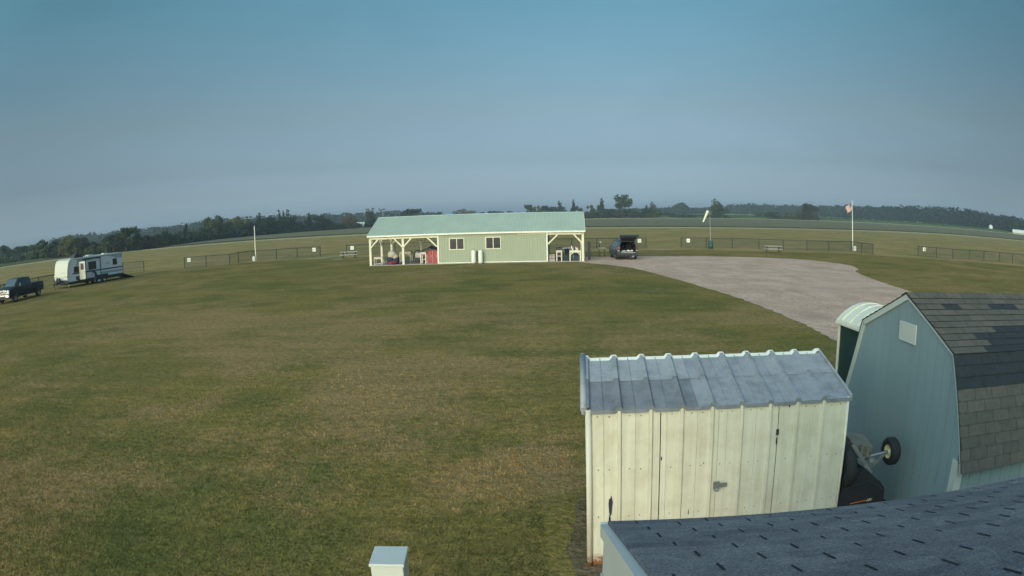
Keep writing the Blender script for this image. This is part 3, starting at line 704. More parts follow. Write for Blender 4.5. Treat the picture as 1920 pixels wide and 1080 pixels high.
while x < LB-.05:
    m.box(x+.006, min(LB-.05, x+.2032), -WW-.012, -WW-.0005, .05, 1.22); x += .2032
m.build('wall', M['bluewood'], barn, norm=True)
rr = random.Random(12)
def tabs(mb_, a, b, x0, x1, rows, sgn, dark):
    A, B = Vector((0, sgn*a[0], a[1])), Vector((0, sgn*b[0], b[1])); d = (B-A)/rows; nn = Vector((0, -d.z*sgn, d.y*sgn)).normalized()
    if nn.z < 0: nn = -nn
    for r in range(rows):
        off = (r % 2)*.15+rr.uniform(-.02, .02); k = -1
        while True:
            u0 = x0-.15+off+.305*k; u1 = u0+.298; k += 1
            if u0 >= x1: break
            a0, a1 = max(x0, u0), min(x1, u1)
            if a1-a0 < .01: continue
            mi = 3 if dark(r, (a0+a1)/2, rr) else rr.choice((0, 0, 0, 1, 1, 2))
            lift = rr.uniform(.0, .003)
            P = lambda u, q, h: A+d*q+Vector((u, 0, 0))+nn*h
            lo, hi = P(a0, r+1, .012+lift), P(a1, r+1, .012+lift)
            mb_.quad(lo, hi, P(a1, r, .003), P(a0, r, .003), mi); mb_.quad(P(a0, r+1, 0), P(a1, r+1, 0), hi, lo, 3)
            mb_.quad(P(a1, r, 0), P(a1, r+1, 0), hi, P(a1, r, .003), 3)
    mb_.quad(A+Vector((x0,0,-.001)), A+Vector((x1,0,-.001)), B+Vector((x1,0,-.001)), B+Vector((x0,0,-.001)), 3)
m = MB(); X0, X1 = -.03, LB+.05
up_dark = lambda r, x, q: (r == 2 and (.35 < x < .75 or 1.2 < x < 2.0)) or (r == 6 and .95 < x < 1.9) or (r in (7, 8) and .65 < x < 1.9) or (r == 9 and .45 < x < 3) or q.random() < .01
lo_dark = lambda r, x, q: r <= 2 or q.random() < .01
ov = (BR[0]+.015, BR[1]-.005)
tabs(m, PK, ov, X0, X1, 10, -1, up_dark); tabs(m, BR, EV, X0, X1, 10, -1, lo_dark)
tabs(m, PK, ov, X0, X1, 10, 1, lambda r, x, q: False); tabs(m, BR, EV, X0, X1, 10, 1, lambda r, x, q: False)
k = 0; xx = X0
while xx < X1:   # ridge caps
    for s in (-1, 1): m.quad((xx, 0, PK[1]+.020), (xx+.14, 0, PK[1]+.014), (xx+.14, s*.14, PK[1]-.047), (xx, s*.14, PK[1]-.040), rr.choice((0, 1, 2)))
    xx += .138
m.build('roof', [M['tab1'], M['tab2'], M['tab3'], M['tab4']], barn, norm=False)
m = MB(); PR = [(-EV[0], EV[1]), (-BR[0], BR[1]), (0, PK[1]), (BR[0], BR[1]), (EV[0], EV[1])]
def band(m, off0, off1, x0, x1, segs):
    for i in segs:
        a, b = Vector((PR[i][0], PR[i][1])), Vector((PR[i+1][0], PR[i+1][1])); d = (b-a).normalized(); n_ = Vector((d.y, -d.x)) 
        if n_.y > 0: n_ = -n_
        e = d*.0
        m.prism([tuple(a+n_*off0-e), tuple(b+n_*off0+e), tuple(b+n_*off1+e), tuple(a+n_*off1-e)], 'x', x0, x1)
band(m, .008, .085, -.026, -.001, (2, 3)); band(m, .008, .045, -.022, -.001, (0, 1))
m.build('rake_board', M['trim'], barn)
m = MB(); band(m, -.004, .007, -.034, .0, (0, 1, 2, 3)); m.build('drip_edge', M['dark'], barn)
m = MB(); m.box(-.022, -.001, -WW-.02, -WW+.09, .05, 1.20); m.box(-.022, .10, -WW-.034, -WW-.0125, .05, 1.16); m.build('corner_board', M['trim'], barn)
m = MB(); m.box(-.02, -.001, -.30, .15, 2.30, 2.555); m.build('gable_panel', M['trim'], barn, bevel=.004)

# ------------------------------------------------------------ portable toilet
M['green'] = mat('dark_green_plastic', (.012,.045,.042), .45, var=.12, vscale=3)
M['whiteplastic'] = mat('white_translucent_plastic', (.72,.68,.55), .4, var=.05, vscale=5)
pot = thing('portable_toilet', 'dark green portable toilet with a white arched roof behind the blue shed', 'toilet', (5.72, 9.38, 0))
m = MB(); m.box(0, 1.1, 0, 1.1, .12, 2.04); m.build('body', M['green'], pot)
m = MB()
for z in (.5, .95, 1.4): m.box(-.018, -.001, .14, .96, z, z+.34)
m.build_each('side_panel', M['green'], pot, bevel=.01)
m = MB(); m.box(-.05, 1.15, -.05, 1.15, 0, .118); m.build('base', M['dark'], pot, bevel=.01)
m = MB()
for x in (-.03, 1.08):
    for y in (-.03, 1.08): m.box(x, x+.05, y, y+.05, .12, 2.05)
m.build_each('corner_frame', M['whiteplastic'], pot, bevel=.008)
m = MB(); N_ = 14; arcp = [(-.055+1.21*i/N_, 2.10+.30*math.sin(PI*i/N_)**.8) for i in range(N_+1)]
m.prism(arcp+[(1.155, 2.04), (-.055, 2.04)], 'y', -.05, 1.15, sm=False)
for q in (.1, .38, .66, .94):
    a2 = [(p[0], p[1]+.018) for p in arcp]; m.prism(a2+[(p[0], p[1]-.005) for p in arcp[::-1]], 'y', q, q+.05)
m.box(-.075, 1.175, -.07, 1.17, 2.03, 2.075); m.build('roof', M['whiteplastic'], pot, bevel=.006)

# ------------------------------------------------------------ white pedestal box in the grass
M['box'] = mat('pale_painted_steel', (.52,.53,.50), .4, var=.03, vscale=4)
ped = thing('utility_box', 'pale painted steel box with a flat lid standing in the lawn at the bottom edge', 'utility box', (-1.115, 4.96, 0), math.radians(1.5))
m = MB(); m.box(-.142, .142, .012, .332, 0, .965); m.build('cabinet', M['box'], ped, bevel=.006)
m = MB(); m.box(-.155, .155, 0, .345, .967, 1.0); m.build('lid', M['box'], ped, bevel=.008)
m = MB(); m.box(-.11, .11, .004, .0115, .12, .86); m.build('door', M['box'], ped, bevel=.003)
m = MB(); m.tube((.08, -.012, .5), (.08, .004, .5), .014, 10); m.build('latch', M['steel'], ped)

# ------------------------------------------------------------ upended yard machine between the sheds
M['rim'] = mat('cream_wheel_rim', (.60,.55,.33), .5, var=.1, vscale=10)
M['orange'] = mat('orange_decal', (.55,.14,.04), .5)
til = thing('lawn_sweeper', 'upended black yard machine with an axle, gearbox and cream-rimmed wheel leaning between the sheds', 'yard machine', (4.35, 6.86, 0))
def wheel(parent, c, r, w, rim_r, rimmat, name='wheel', axis='x', hub=True, side=-1, spokes=0, tyre=None):
    e = bpy.data.objects.new(name, None); COL.objects.link(e); e.parent = parent; e.location = c
    m = MB(); pr = [(rim_r, -w*.40), (rim_r*1.15, -w*.5), (r*.90, -w*.48), (r, -w*.30), (r*1.005, 0), (r, w*.30), (r*.90, w*.48), (rim_r*1.15, w*.5), (rim_r, w*.40)]
    m.lathe((0,0,0), pr, 28, axis); m.build('tyre', tyre or M['black'], e)
    m = MB(); m.lathe((0,0,0), [(rim_r*1.02, -w*.42), (rim_r*.86, -w*.40), (rim_r*.78, -w*.22), (rim_r*.35, -w*.25), (rim_r*.30, -w*.42), (0.001, -w*.44)], 24, axis)
    m.lathe((0,0,0), [(rim_r*1.02, w*.42), (rim_r*.86, w*.40), (rim_r*.78, w*.22), (rim_r*.35, w*.25), (rim_r*.30, w*.42), (0.001, w*.44)], 24, axis)
    m.build('rim', rimmat, e)
    if hub:
        m = MB(); q = {'x': ((side*w*.44,0,0), (side*w*.72,0,0)), 'y': ((0,side*w*.44,0), (0,side*w*.72,0))}[axis]
        m.tube(q[0], q[1], rim_r*.22, 12); m.build('hub', M['steel'], e)
    return e
wheel(til, (.30, -.08, 1.06), .175, .13, .085, M['rim'])
wheel(til, (-.42, -.12, .95), .26, .14, .10, M['dark'])
m = MB(); m.tube((-.36, -.08, .99), (.28, -.08, 1.06), .018, 10); m.build('axle', M['steel'], til)
M['gbox'] = mat('dull_aluminium', (.20,.19,.165), .6, .3, var=.2, vscale=9, bump=.3)
m = MB(); m.add([(-.33,-.10,1.23),(-.33,.20,1.30),(-.03,-.14,1.17),(-.03,.16,1.24),(-.33,-.04,1.02),(-.33,.22,1.08),(-.03,-.08,.97),(-.03,.2,1.02)], [(0,2,3,1),(4,5,7,6),(0,4,6,2),(1,3,7,5),(0,1,5,4),(2,6,7,3)])
for q in range(3): m.box(-.29+.09*q, -.25+.09*q, -.12, -.095, 1.03, 1.20)
m.build('gearbox', M['gbox'], til, bevel=.006)
m = MB(); m.bar((-.34, -.13, 1.22), (-.10, -.15, .92), .02, .05); m.bar((-.40, -.14, 1.10), (-.08, -.16, .96), .018); m.bar((.26, -.04, 1.04), (.02, .06, .74), .03); m.tube((-.05, -.16, .99), (-.05, -.20, .99), .05, 14); m.tube((-.05,-.2,.99),(-.05,-.23,.99), .02, 8)
m.bar((-.1,-.18,.93), (-.04,-.2,.86), .03); m.build('bracket', M['steel'], til)
m = MB(); m.add([(-.42,-.22,.78),(-.12,-.24,.90),(-.09,-.22,.86),(-.26,-.22,.76),(-.36,-.22,.68)], [(0,1,2,3,4)]); 
m.add([(-.42,-.21,.78),(-.12,-.23,.90),(-.09,-.21,.86),(-.26,-.21,.76),(-.36,-.21,.68)], [(4,3,2,1,0)]); m.build('fender', M['trim'], til, norm=False)
hood = MB()
prf = [(-.50,.0),(-.52,.5),(-.46,.78),(-.32,.90),(-.12,.90),(.0,.80),(.09,.74),(.17,.64),(.19,.42),(.17,.0)]
hood.prism([(x, z) for x, z in prf], 'y', -.26, .24)
hd = hood.build('hood', M['black'], til, bevel=.04)
m = MB(); m.bar((-.34, -.268, .505), (-.10, -.268, .520), .004, .012); m.build('stripe', M['orange'], til)
m = MB()
for i, (a, b) in enumerate((((-.09,.505),(-.07,.535)),((-.07,.505),(-.05,.535)),((-.05,.535),(-.03,.535)),((-.04,.535),(-.05,.505)),((-.03,.505),(-.01,.535)))): m.bar((a[0], -.269, a[1]), (b[0], -.269, b[1]), .004, .007)
m.build('badge', M['rim'], til)
m = MB(); m.bar((-.45,-.262,.72), (-.10,-.264,.78), .01, .014); m.bar((-.10,-.264,.78), (.17,-.262,.62), .01, .014)
m.build('seam', M['dark'], til)
m = MB(); m.tube((-.47,-.2,.68), (-.41,-.25,.62), .012, 6); m.build('latch', M['trim'], til)
# ------------------------------------------------------------ pavilion
M['sage'] = mat('sage_green_steel', (.29,.32,.24), .5, var=.03, vscale=.8)
M['mint'] = mat('pale_mint_roof_steel', (.375,.44,.355), .4, var=.06, vscale=.6)
PANG = math.atan2(-.0821, .9966)
pav = thing('pavilion', 'long sage green steel pavilion with a mint roof and open timber bays at both ends', 'pavilion', (-11.96, 56.31, 0), PANG)
PL, PD, PE, PR_ = 18.02, 7.32, 2.58, 4.11
def PW(x, y, z=0):
    ca, sa = math.cos(PANG), math.sin(PANG); return (-11.96+x*ca-y*sa, 56.31+x*sa+y*ca, z)
m = MB(); m.box(-.1, PL+.1, -.12, PD+.1, -.05, .06); m.build('floor_slab', M['concrete'], pav)
WX0, WX1 = 5.93, 15.07
m = MB()
def wribs(m, x0, x1, y, z0, z1, s, step=.2286):
    x = x0+step/2
    m.quad((x0, y, z0), (x1, y, z0), (x1, y, z1), (x0, y, z1))
    while x < x1-.02:
        m.prism([(x-.028, y), (x-.012, y+s*.02), (x+.012, y+s*.02), (x+.028, y)], 'z', z0, z1); x += step
wribs(m, WX0, WX1, 0, .05, PE, -1); wribs(m, WX0, WX1, PD, .05, PE, 1)
for x, s in ((WX0, -1), (WX1, 1)):
    m.box(min(x, x+s*.01)-.01, max(x, x+s*.01), .01, PD-.01, .05, PE)
wribs(m, -.02, WX0-.001, 0, PE-.20, PE, -1); wribs(m, WX1+.001, PL+.02, 0, PE-.20, PE, -1)
for x in (-.02, PL+.02): m.prism([(0, PE-.2), (0, PE), (PD/2, PR_-.05), (PD, PE), (PD, PE-.2)], 'x', x-.01, x+.01)
m.box(0, PL, PD-.01, PD+.01, PE-.2, PE)
m.build('wall', M['sage'], pav, norm=True)
m = MB(); OVR = .22; sl = (PR_-PE)/(PD/2)
for s in (0, 1):
    Y = lambda t: (-OVR+(PD/2+OVR)*t) if s == 0 else (PD+OVR-(PD/2+OVR)*t)
    z0, z1 = PE-OVR*sl+.10, PR_+.0
    a = [(-.16, Y(0), z0), (PL+.16, Y(0), z0), (PL+.16, Y(1), z1), (-.16, Y(1), z1)]
    m.quad(*a); m.quad(*[(p[0], p[1], p[2]-.06) for p in a])
    m.quad(a[0], a[1], (a[1][0], a[1][1], a[1][2]-.06), (a[0][0], a[0][1], a[0][2]-.06))
    for xx in (-.16, PL+.16): m.quad((xx, Y(0), z0), (xx, Y(1), z1), (xx, Y(1), z1-.06), (xx, Y(0), z0-.06))
    x = -.1
    while x < PL+.16:
        m.add([(x-.03, Y(0), z0+.001), (x-.012, Y(0), z0+.028), (x+.012, Y(0), z0+.028), (x+.03, Y(0), z0+.001), (x-.03, Y(1), z1+.001), (x-.012, Y(1), z1+.028), (x+.012, Y(1), z1+.028), (x+.03, Y(1), z1+.001)], [(0,1,5,4),(1,2,6,5),(2,3,7,6),(0,3,2,1)])
        x += .2286
roofp = m.build('roof', M['mint'], pav, norm=False)
m = MB(); m.prism([(PD/2-.16, PR_-.02), (PD/2, PR_+.05), (PD/2+.16, PR_-.02)], 'x', -.18, PL+.18); m.build('ridge_cap', mat('white_mint_cap', (.55,.66,.60), .4), pav)
m = MB()
m.box(-.17, PL+.17, -OVR-.03, -OVR-.003, PE-.12, PE+.0); m.box(-.17, PL+.17, PD+OVR+.003, PD+OVR+.03, PE-.12, PE+.0)
m.box(-.15, PL+.15, -OVR, -.03, PE-.13, PE-.11)
for x in (-.19, PL+.165):
    for s in (0, 1):
        yy = (-OVR, PD/2) if s == 0 else (PD+OVR, PD/2); m.prism([(yy[0], PE-.08), (yy[0], PE+.02), (yy[1], PR_+.04), (yy[1], PR_-.10)], 'x', x, x+.025)
m.build_each('fascia', M['white'], pav)
# timber frame
def post(x, y, z1=2.38, w=.19): 
    m = MB(); m.box(x-w/2, x+w/2, y-w/2, y+w/2, .0, z1); return m.build('post', M['cream'], pav, bevel=.01)
fx = [.03, 2.93, PL-.03]
for x in fx: post(x, .06)
for x in (.03, 2.93, PL-.03, ): post(x, PD-.1)
post(.03, PD/2); post(PL-.03, PD/2)
m = MB(); m.box(0, WX0-.02, -.035, .11, 2.245, 2.385); m.box(WX1+.02, PL, -.035, .11, 2.265, 2.385)
m.box(0, WX0-.02, PD-.19, PD-.05, 2.2, 2.38); m.box(WX1+.02, PL, PD-.19, PD-.05, 2.2, 2.38)
for x in (.03, PL-.03): m.box(x-.06, x+.06, .15, PD-.15, 2.2, 2.38)
m.build_each('beam', M['cream'], pav, bevel=.008)
def brace(x, dx, y, z0=1.50, z1=2.28):
    m = MB(); m.bar((x, y, z0), (x+dx, y, z1), .11, .13, up=(0,1,0)); m.build('brace', M['cream'], pav)
for x, dx in ((.03,.75),(2.93,-.75),(2.93,.75),(5.86,-.8),(WX1+.05,.8),(PL-.03,-.75)): brace(x, dx, .0)
for x, dx in ((.03,.75),(2.93,-.75),(2.93,.75),(5.86,-.8),(WX1+.05,.8),(PL-.03,-.75)): brace(x, dx, PD-.12)
for x in (.03, PL-.03):
    for y, dy in ((.1,.75),(PD/2,-.75),(PD/2,.75),(PD-.1,-.75)):
        m = MB(); m.bar((x, y, 1.5), (x, y+dy, 2.25), .11, .11, up=(1,0,0)); m.build('brace', M['cream'], pav)
m = MB()
for x in (WX0+.03, WX1-.03): m.box(x-.06, x+.06, -.034, -.002, .05, PE-.14)
m.box(WX0-.03, WX1+.03, -.030, -.021, .04, .12)
m.build_each('corner_trim', M['white'], pav)
m = MB()
for k in range(9): m.prism([(.2, PE-.16), (PD/2, PR_-.22), (PD-.2, PE-.16), (PD-.2, PE-.08), (PD/2, PR_-.10), (.2, PE-.08)], 'x', .4+k*.62, .44+k*.62)
m.build_each('rafter', M['cream'], pav)
def window(x0, x1, z0, z1):
    m = MB(); f = .075
    for a in ((x0, x1, z1-f, z1), (x0, x1, z0, z0+f), (x0, x0+f, z0+f, z1-f), (x1-f, x1, z0+f, z1-f), ((x0+x1)/2-.03, (x0+x1)/2+.03, z0+f, z1-f)): m.box(a[0], a[1], -.055, -.021, a[2], a[3])
    w = m.build('window', M['cream'], pav)
    m = MB()
    m.box(x0+f, (x0+x1)/2-.03, -.035, -.022, z0+f, z1-f); m.box((x0+x1)/2+.03, x1-f, -.035, -.022, z0+f, z1-f); m.build_each('pane', M['glass'], w)
window(6.91, 8.20, 1.16, 2.17); window(9.95, 11.26, 1.16, 2.19)
m = MB(); m.box(12.62, 14.92, -.075, -.022, 2.33, 2.385); m.build('door_track', M['cream'], pav, bevel=.005)
m = MB(); wribs(m, 13.9, 14.95, -.028, .1, 2.32, -1); m.build('sliding_door', M['sage'], pav)
m = MB()
for k in range(3): pass

def pthing(name, label, cat, x, y, rz=0, z=.06, group=None): 
    p = PW(x, y, z); return thing(name, label, cat, p, PANG+rz, group)
# propane cylinders
def tank(x, lab):
    t = pthing('gas_cylinder', lab, 'gas cylinder', x, -.32, z=0, group='gas cylinders by the pavilion wall')
    m = MB(); m.lathe((0,0,0), [(.001,.05),(.17,.06),(.19,.12),(.19,.98),(.17,1.06),(.09,1.11),(.03,1.12),(.001,1.12)], 18); m.build('tank', M['white'], t)
    m = MB(); m.tube((0,0,1.11),(0,0,1.19), .025, 8); m.tube((-.05,0,1.2),(.05,0,1.2), .025, 8); m.build('valve', M['steel'], t)
    m = MB(); m.lathe((0,0,0), [(.15,0),(.15,.07)], 14); m.build('foot_ring', M['steel'], t)
    return t
tank(8.98, 'left white gas cylinder standing against the green wall under the windows'); tank(9.56, 'right white gas cylinder standing against the green wall under the windows')
t = pthing('cylinder_shade', 'added dark regulator box and hose between the two white cylinders', 'shade', 9.27, -.04, z=0)
m = MB(); m.box(-.05,.05,-.08,-.024,.85,1.0); m.build('box', M['dark'], t)  # dark box and strips stand in for the shade between the cylinders
m = MB(); m.path([(0,-.06,.9),(-.02,-.08,.5),(.02,-.08,.05)], .02, 6); m.path([(.02,-.06,1.0),(.3,-.1,1.12),(.29,-.2,1.15)], .012, 6); m.build('streak', M['dark'], t)

M['red'] = mat('red_painted_steel', (.30,.022,.035), .45, var=.08, vscale=5)
M['navy'] = mat('navy_fabric', (.02,.03,.075), .8, var=.2, vscale=12)
M['maroon'] = mat('maroon_fabric', (.16,.02,.035), .8, var=.2, vscale=10)
M['tan'] = mat('cream_canvas', (.46,.40,.32), .85, var=.12, vscale=7, bump=.5, bscale=14)
M['pink'] = mat('pinkish_white_timber', (.60,.50,.44), .7, var=.06, vscale=6)
def frame_table(name, lab, cat, x, y, w, d, h, mt, leg=.06, topt=.05, shelf=None, arch=False, grp=None, z=.06):
    t = pthing(name, lab, cat, x, y, z=z, group=grp)
    m = MB(); m.box(-w/2-.04, w/2+.04, -d/2-.04, d/2+.04, h-topt, h); m.build('tabletop', mt, t, bevel=.006)
    for sx in (-1, 1):
        for sy in (-1, 1):
            m = MB(); m.box(sx*(w/2)-leg/2, sx*(w/2)+leg/2, sy*(d/2)-leg/2, sy*(d/2)+leg/2, 0, h-topt-.001); m.build('leg', mt, t)
    m = MB(); m.box(-w/2+leg/2+.001, w/2-leg/2-.001, -d/2-.02, -d/2+.02, h-topt-.12, h-topt-.002); m.box(-w/2+leg/2+.001, w/2-leg/2-.001, d/2-.02, d/2+.02, h-topt-.12, h-topt-.002)
    if shelf is not None: m.box(-w/2, w/2, -d/2, d/2, shelf-.03, shelf+.02)
    m.build_each('rail' if shelf is None else 'shelf', mt, t)
    if arch:
        for s in (-1, 1):
            m = MB(); m.bar((s*w/2, -d/2, h-.42), (s*(w/2-.30), -d/2, h-topt-.06), .05, .07, up=(0,1,0)); m.build('brace', mt, t)
    return t
frame_table('model_stand', 'low white timber stand beside the left front pavilion post', 'stand', .62, .55, .72, .6, .68, M['pink'], .055, .05, .09)
frame_table('assembly_table', 'white timber workbench with lower shelves left of the red cabinet', 'table', 4.62, .50, .42, .6, .98, M['pink'], .09, .06, .36)
frame_table('work_table', 'grey white timber table at the back of the left pavilion bay', 'table', 2.35, 3.4, .95, .7, .92, M['pink'], .09, .06, None, True)
t = pthing('tool_cabinet', 'red cabinet with pale vertical edges against the pavilion wall', 'cabinet', 5.42, .62)
m = MB(); m.box(-.46,.40,-.25,.3,0,1.12); m.build('body', M['red'], t, bevel=.01)
for x0 in (-.44, .02):
    m = MB(); m.box(x0, x0+.36, -.272, -.2505, .06, 1.06); dr = m.build('door', M['red'], t, bevel=.006)
    m = MB(); m.box(x0+.28, x0+.31, -.30, -.2725, .5, .72); m.build('handle', M['steel'], dr)
m = MB(); m.box(-.02, .0, -.285, -.251, .05, 1.08); m.box(.385, .41, -.285, -.251, .05, 1.08); m.build('edge_strip', M['pink'], t)
t = pthing('draped_cover', 'black slanted cover draped over the bench and red cabinet', 'cover', 4.75, .65)
m = MB(); vs = [(-.62,-.42,1.00),(.05,-.44,1.14),(.45,-.44,1.30),(.62,-.42,1.24),(1.0,-.38,1.18),(-.62,.35,1.06),(.05,.35,1.26),(.45,.3,1.50),(.62,.3,1.44),(1.0,.25,1.28)]
m.add(vs, [(0,1,6,5),(1,2,7,6),(2,3,8,7),(3,4,9,8)]); m.add([(x,y,z-.09) for x,y,z in vs], [(0,1,6,5),(1,2,7,6),(2,3,8,7),(3,4,9,8)])
m.add([vs[i] for i in range(5)]+[(x,y,z-.09) for x,y,z in vs[:5]], [(i,i+1,i+6,i+5) for i in range(4)]); cv = m.build('sheet', M['dark'], t)
m = MB(); m.ell((.80,-.2,1.36), .10,.1,.1); m.build('knob', M['dark'], t)
t = pthing('canvas_bundle', 'cream canvas covered bundle with dark blue and red bags under it in the left bay', 'bundle', 1.82, .42)
m = MB(); m.ell((0,.1,.82), .40,.38,.36, jit=.05); m.ell((.28,.1,.62), .30,.3,.32, jit=.05); m.build('canvas', M['tan'], t)
m = MB(); m.ell((-.12,-.12,.42), .30,.26,.24, jit=.08); m.ell((.38,.05,.36), .26,.3,.34, jit=.08); m.build('blue_bag', M['navy'], t)
m = MB(); m.ell((.1,-.12,.18), .50,.3,.20, jit=.08); m.build('maroon_bag', M['maroon'], t)
m = MB(); m.ell((-.05,-.26,.12), .22,.16,.13, jit=.06); m.build('red_bag', M['red'], t)
t = pthing('arched_chair', 'grey hooped chair deep in the left pavilion bay', 'chair', 3.72, 2.2)
m = MB(); pts = [(-.36+.0*i,0,0) for i in range(1)]; arc_ = [(-.36*math.cos(PI*i/12), 0, .62+.42*math.sin(PI*i/12)) for i in range(13)]
m.path([(-.36,0,0)]+arc_+[(.36,0,0)], .05, 8); m.build('hoop', M['dark'], t)
m = MB(); m.box(-.28,.28,-.3,.04,.40,.46); m.box(-.26,.26,.02,.06,.46,.92); m.build('seat', M['steel'], t, bevel=.02)
m = MB()
for s in (-.26,.26): m.tube((s,-.28,0),(s,-.28,.4), .02, 6)
m.build_each('leg', M['steel'], t)
# items in the right bay
t = pthing('slatted_crate', 'low crate with dark gaps between pale slats beside the green wall', 'crate', 15.42, .35)
m = MB()
for k in range(5): m.box(-.24,.26,-.2,.25,.02+.12*k,.07+.12*k)
m.build_each('slats', M['pink'], t)
m = MB(); m.box(-.23,.25,-.18,.23,.02,.55); m.build('body', M['dark'], t)
st2 = frame_table('grill_stand', 'white timber stand carrying a black grill in the right bay', 'stand', 16.02, .45, .40, .5, .90, M['pink'], .09, .06, .42)
t = pthing('grill', 'black rounded grill on the white stand in the right bay', 'grill', 16.02, .45, z=.96)
m = MB(); m.box(-.28,.28,-.2,.2,.0,.10); m.build('body', M['dark'], t, bevel=.02)
m = MB(); m.prism([(-.2,.10),(-.17,.19),(-.08,.24),(.08,.24),(.17,.19),(.2,.10)], 'x', -.28,.28); m.build('lid', M['dark'], t, bevel=.01)
t2 = frame_table('folding_table', 'white table with arched corner braces beside the right front pavilion post', 'table', 17.35, .40, .86, .6, .88, M['cream'], .08, .05, None, True)
t = pthing('cooler_jug', 'white jug standing on the table with arched braces', 'jug', 17.5, .35, z=.94)
m = MB(); m.lathe((0,0,0), [(.001,0),(.12,0),(.13,.05),(.13,.16),(.07,.22),(.04,.24),(.001,.24)], 12); m.build('body', M['pink'], t)
m = MB(); m.path([(-.1,0,.18),(-.13,0,.28),(-.02,0,.3)], .015, 6); m.build('handle', M['white'], t)
t = pthing('paper_roll', 'small white roll leaning at the back of the table with arched braces', 'roll', 17.15, .6, z=.94)
m = MB(); m.tube((0,0,.0),(-.1,0,.36), .05, 8); m.build('roll', M['white'], t)
def folding_chair(x, y, rz, lab):
    t = pthing('folding_chair', lab, 'chair', x, y, rz, group='dark chairs in the right pavilion bay')
    m = MB(); m.box(-.24,.24,-.22,.22,.42,.46); m.build('seat', M['navy'], t, bevel=.01)
    m = MB(); m.box(-.24,.24,.2,.23,.5,.95); m.build('backrest', M['navy'], t, bevel=.01)
    for s in (-.23,.23):
        for q in (-.2,.2):
            m = MB(); m.tube((s,q,0),(s,q,.43 if q < 0 else .95), .015, 6); m.build('leg', M['steel'], t)
folding_chair(16.75, 1.5, .3, 'dark blue folding chair left behind the table with arched braces'); folding_chair(17.45, 1.9, -.2, 'dark blue folding chair right behind the table with arched braces')
frame_table('back_table', 'grey table at the back of the right pavilion bay', 'table', 16.7, 4.2, 1.1, .7, .98, M['steel'], .08, .05)
# small model weather vane over the left ridge end
t = thing('weather_vane', 'small aeroplane shaped weather vane over the left end of the pavilion ridge', 'weather vane', PW(.25, PD/2, PR_+.03), PANG)
m = MB(); m.tube((0,0,0),(0,0,.62), .022, 8); m.build('pole', M['steel'], t)
m = MB(); m.tube((-.30,0,.66),(.22,0,.74), .05, 8, .03); m.box(.05,.20,-.32,.32,.75,.77); m.bar((-.28,0,.66),(-.36,0,.86), .02, .10); m.build('aeroplane', M['dark'], t)
m = MB(); m.box(-.33,-.24,-.12,.12,.69,.70); m.build('tail', M['white'], t)

# ------------------------------------------------------------ fences
def fence(name, pts, lab, gates=None, h=1.19):
    o = pts[0]; t = thing(name, lab, 'fence', (o[0], o[1], 0), group=None)
    L = [(x-o[0], y-o[1]) for x, y in pts]
    for (x, y) in L:
        m = MB(); m.tube((x,y,0),(x,y,h+.02), .055, 8); m.ell((x,y,h+.03), .045,.045,.03, 8, 4); m.build('post', M['fence'], t)
    m = MB()
    for a, b in zip(L, L[1:]): m.tube((*a,h-.02),(*b,h-.02), .040, 6); 
    m.build('rail', M['fence'], t)
    m = MB()
    for a, b in zip(L, L[1:]):
        A = Vector(a); B = Vector(b); ln = (B-A).length; u = (B-A)/ln; n = int(ln/.13)
        for s in (1, -1):
            for i in range(-int(h/.13), n+1):
                x0 = i*.13; x1 = x0+h; z0, z1 = .03, h-.04
                if x0 < 0: z0 += -x0; x0 = 0
                if x1 > ln: z1 -= (x1-ln); x1 = ln
                if x1-x0 < .03: continue
                if s < 0: z0, z1 = h-z0, h-z1
                p = A+u*x0; q = A+u*x1; m.add([(p.x,p.y,z0-.009),(q.x,q.y,z1-.009),(q.x,q.y,z1+.009),(p.x,p.y,z0+.009)], [(0,1,2,3)])
    m.build('chain_link', M['fence'], t, norm=False)
    return t
def sub(p, q, n): return [(p[0]+(q[0]-p[0])*i/n, p[1]+(q[1]-p[1])*i/n) for i in range(n)]
fence('chain_link_fence', sub((-46.5,36),(-44.4,66.5),10)+[(-44.2,66.6),(-41.0,66.4)], 'dark chain link fence running behind the truck and the trailer')
fence('chain_link_fence', [(-36.3,68.1),(-33.3,67.8),(-30.4,67.9),(-30.9,71.6),(-30.2,74.9),(-27.4,75.1),(-24.9,75.5),(-22.2,76.1)], 'dark chain link fence with a bend, passing behind the bare white pole')
fence('chain_link_fence', sub((-19.0,76.2),(15.7,76.3),12)+[(15.7,76.3)], 'dark chain link fence running behind the pavilion to the car')
fence('chain_link_fence', [(20.1,77.0),(23.0,76.2),(26.0,75.4),(29.2,74.8),(31.7,73.2),(34.5,72.4),(37.6,72.6),(41.4,73.6),(41.0,70.2),(40.7,66.9)], 'dark chain link fence between the gateway and the flagpole')
fence('chain_link_fence', [(47.7,67.1),(49.2,65.0),(51.2,64.0),(53.7,63.5),(56.6,63.6),(58.6,62.4),(60.6,61.6),(62.3,60.0),(65,58)], 'dark chain link fence at the far right above the blue shed roof')
M['ink'] = mat('grey_print', (.25,.27,.28), .7)
def sign(x, y, rz, lab, z=.86):
    t = thing('fence_sign', lab, 'sign', (x, y, 0), rz, 'white notice signs on the fence ends')
    m = MB(); m.box(-.20,.20,-.012,.0,z-.22,z+.22); m.build('panel', M['white'], t, bevel=.004)
    m = MB(); m.box(-.07,.06,-.016,-.0125,z-.03,z+.03); m.box(-.04,.04,-.016,-.0125,z-.07,z-.05); m.build('print', M['ink'], t)
sign(-35.6,67.95,.3,'white notice sign at the left end of the bent fence'); sign(-22.9,75.9,.2,'white notice sign at the right end of the bent fence')
sign(-18.3,76.1,.2,'white notice sign on the fence above the left picnic table'); sign(14.9,76.2,-.1,'white notice sign on the fence just right of the car')
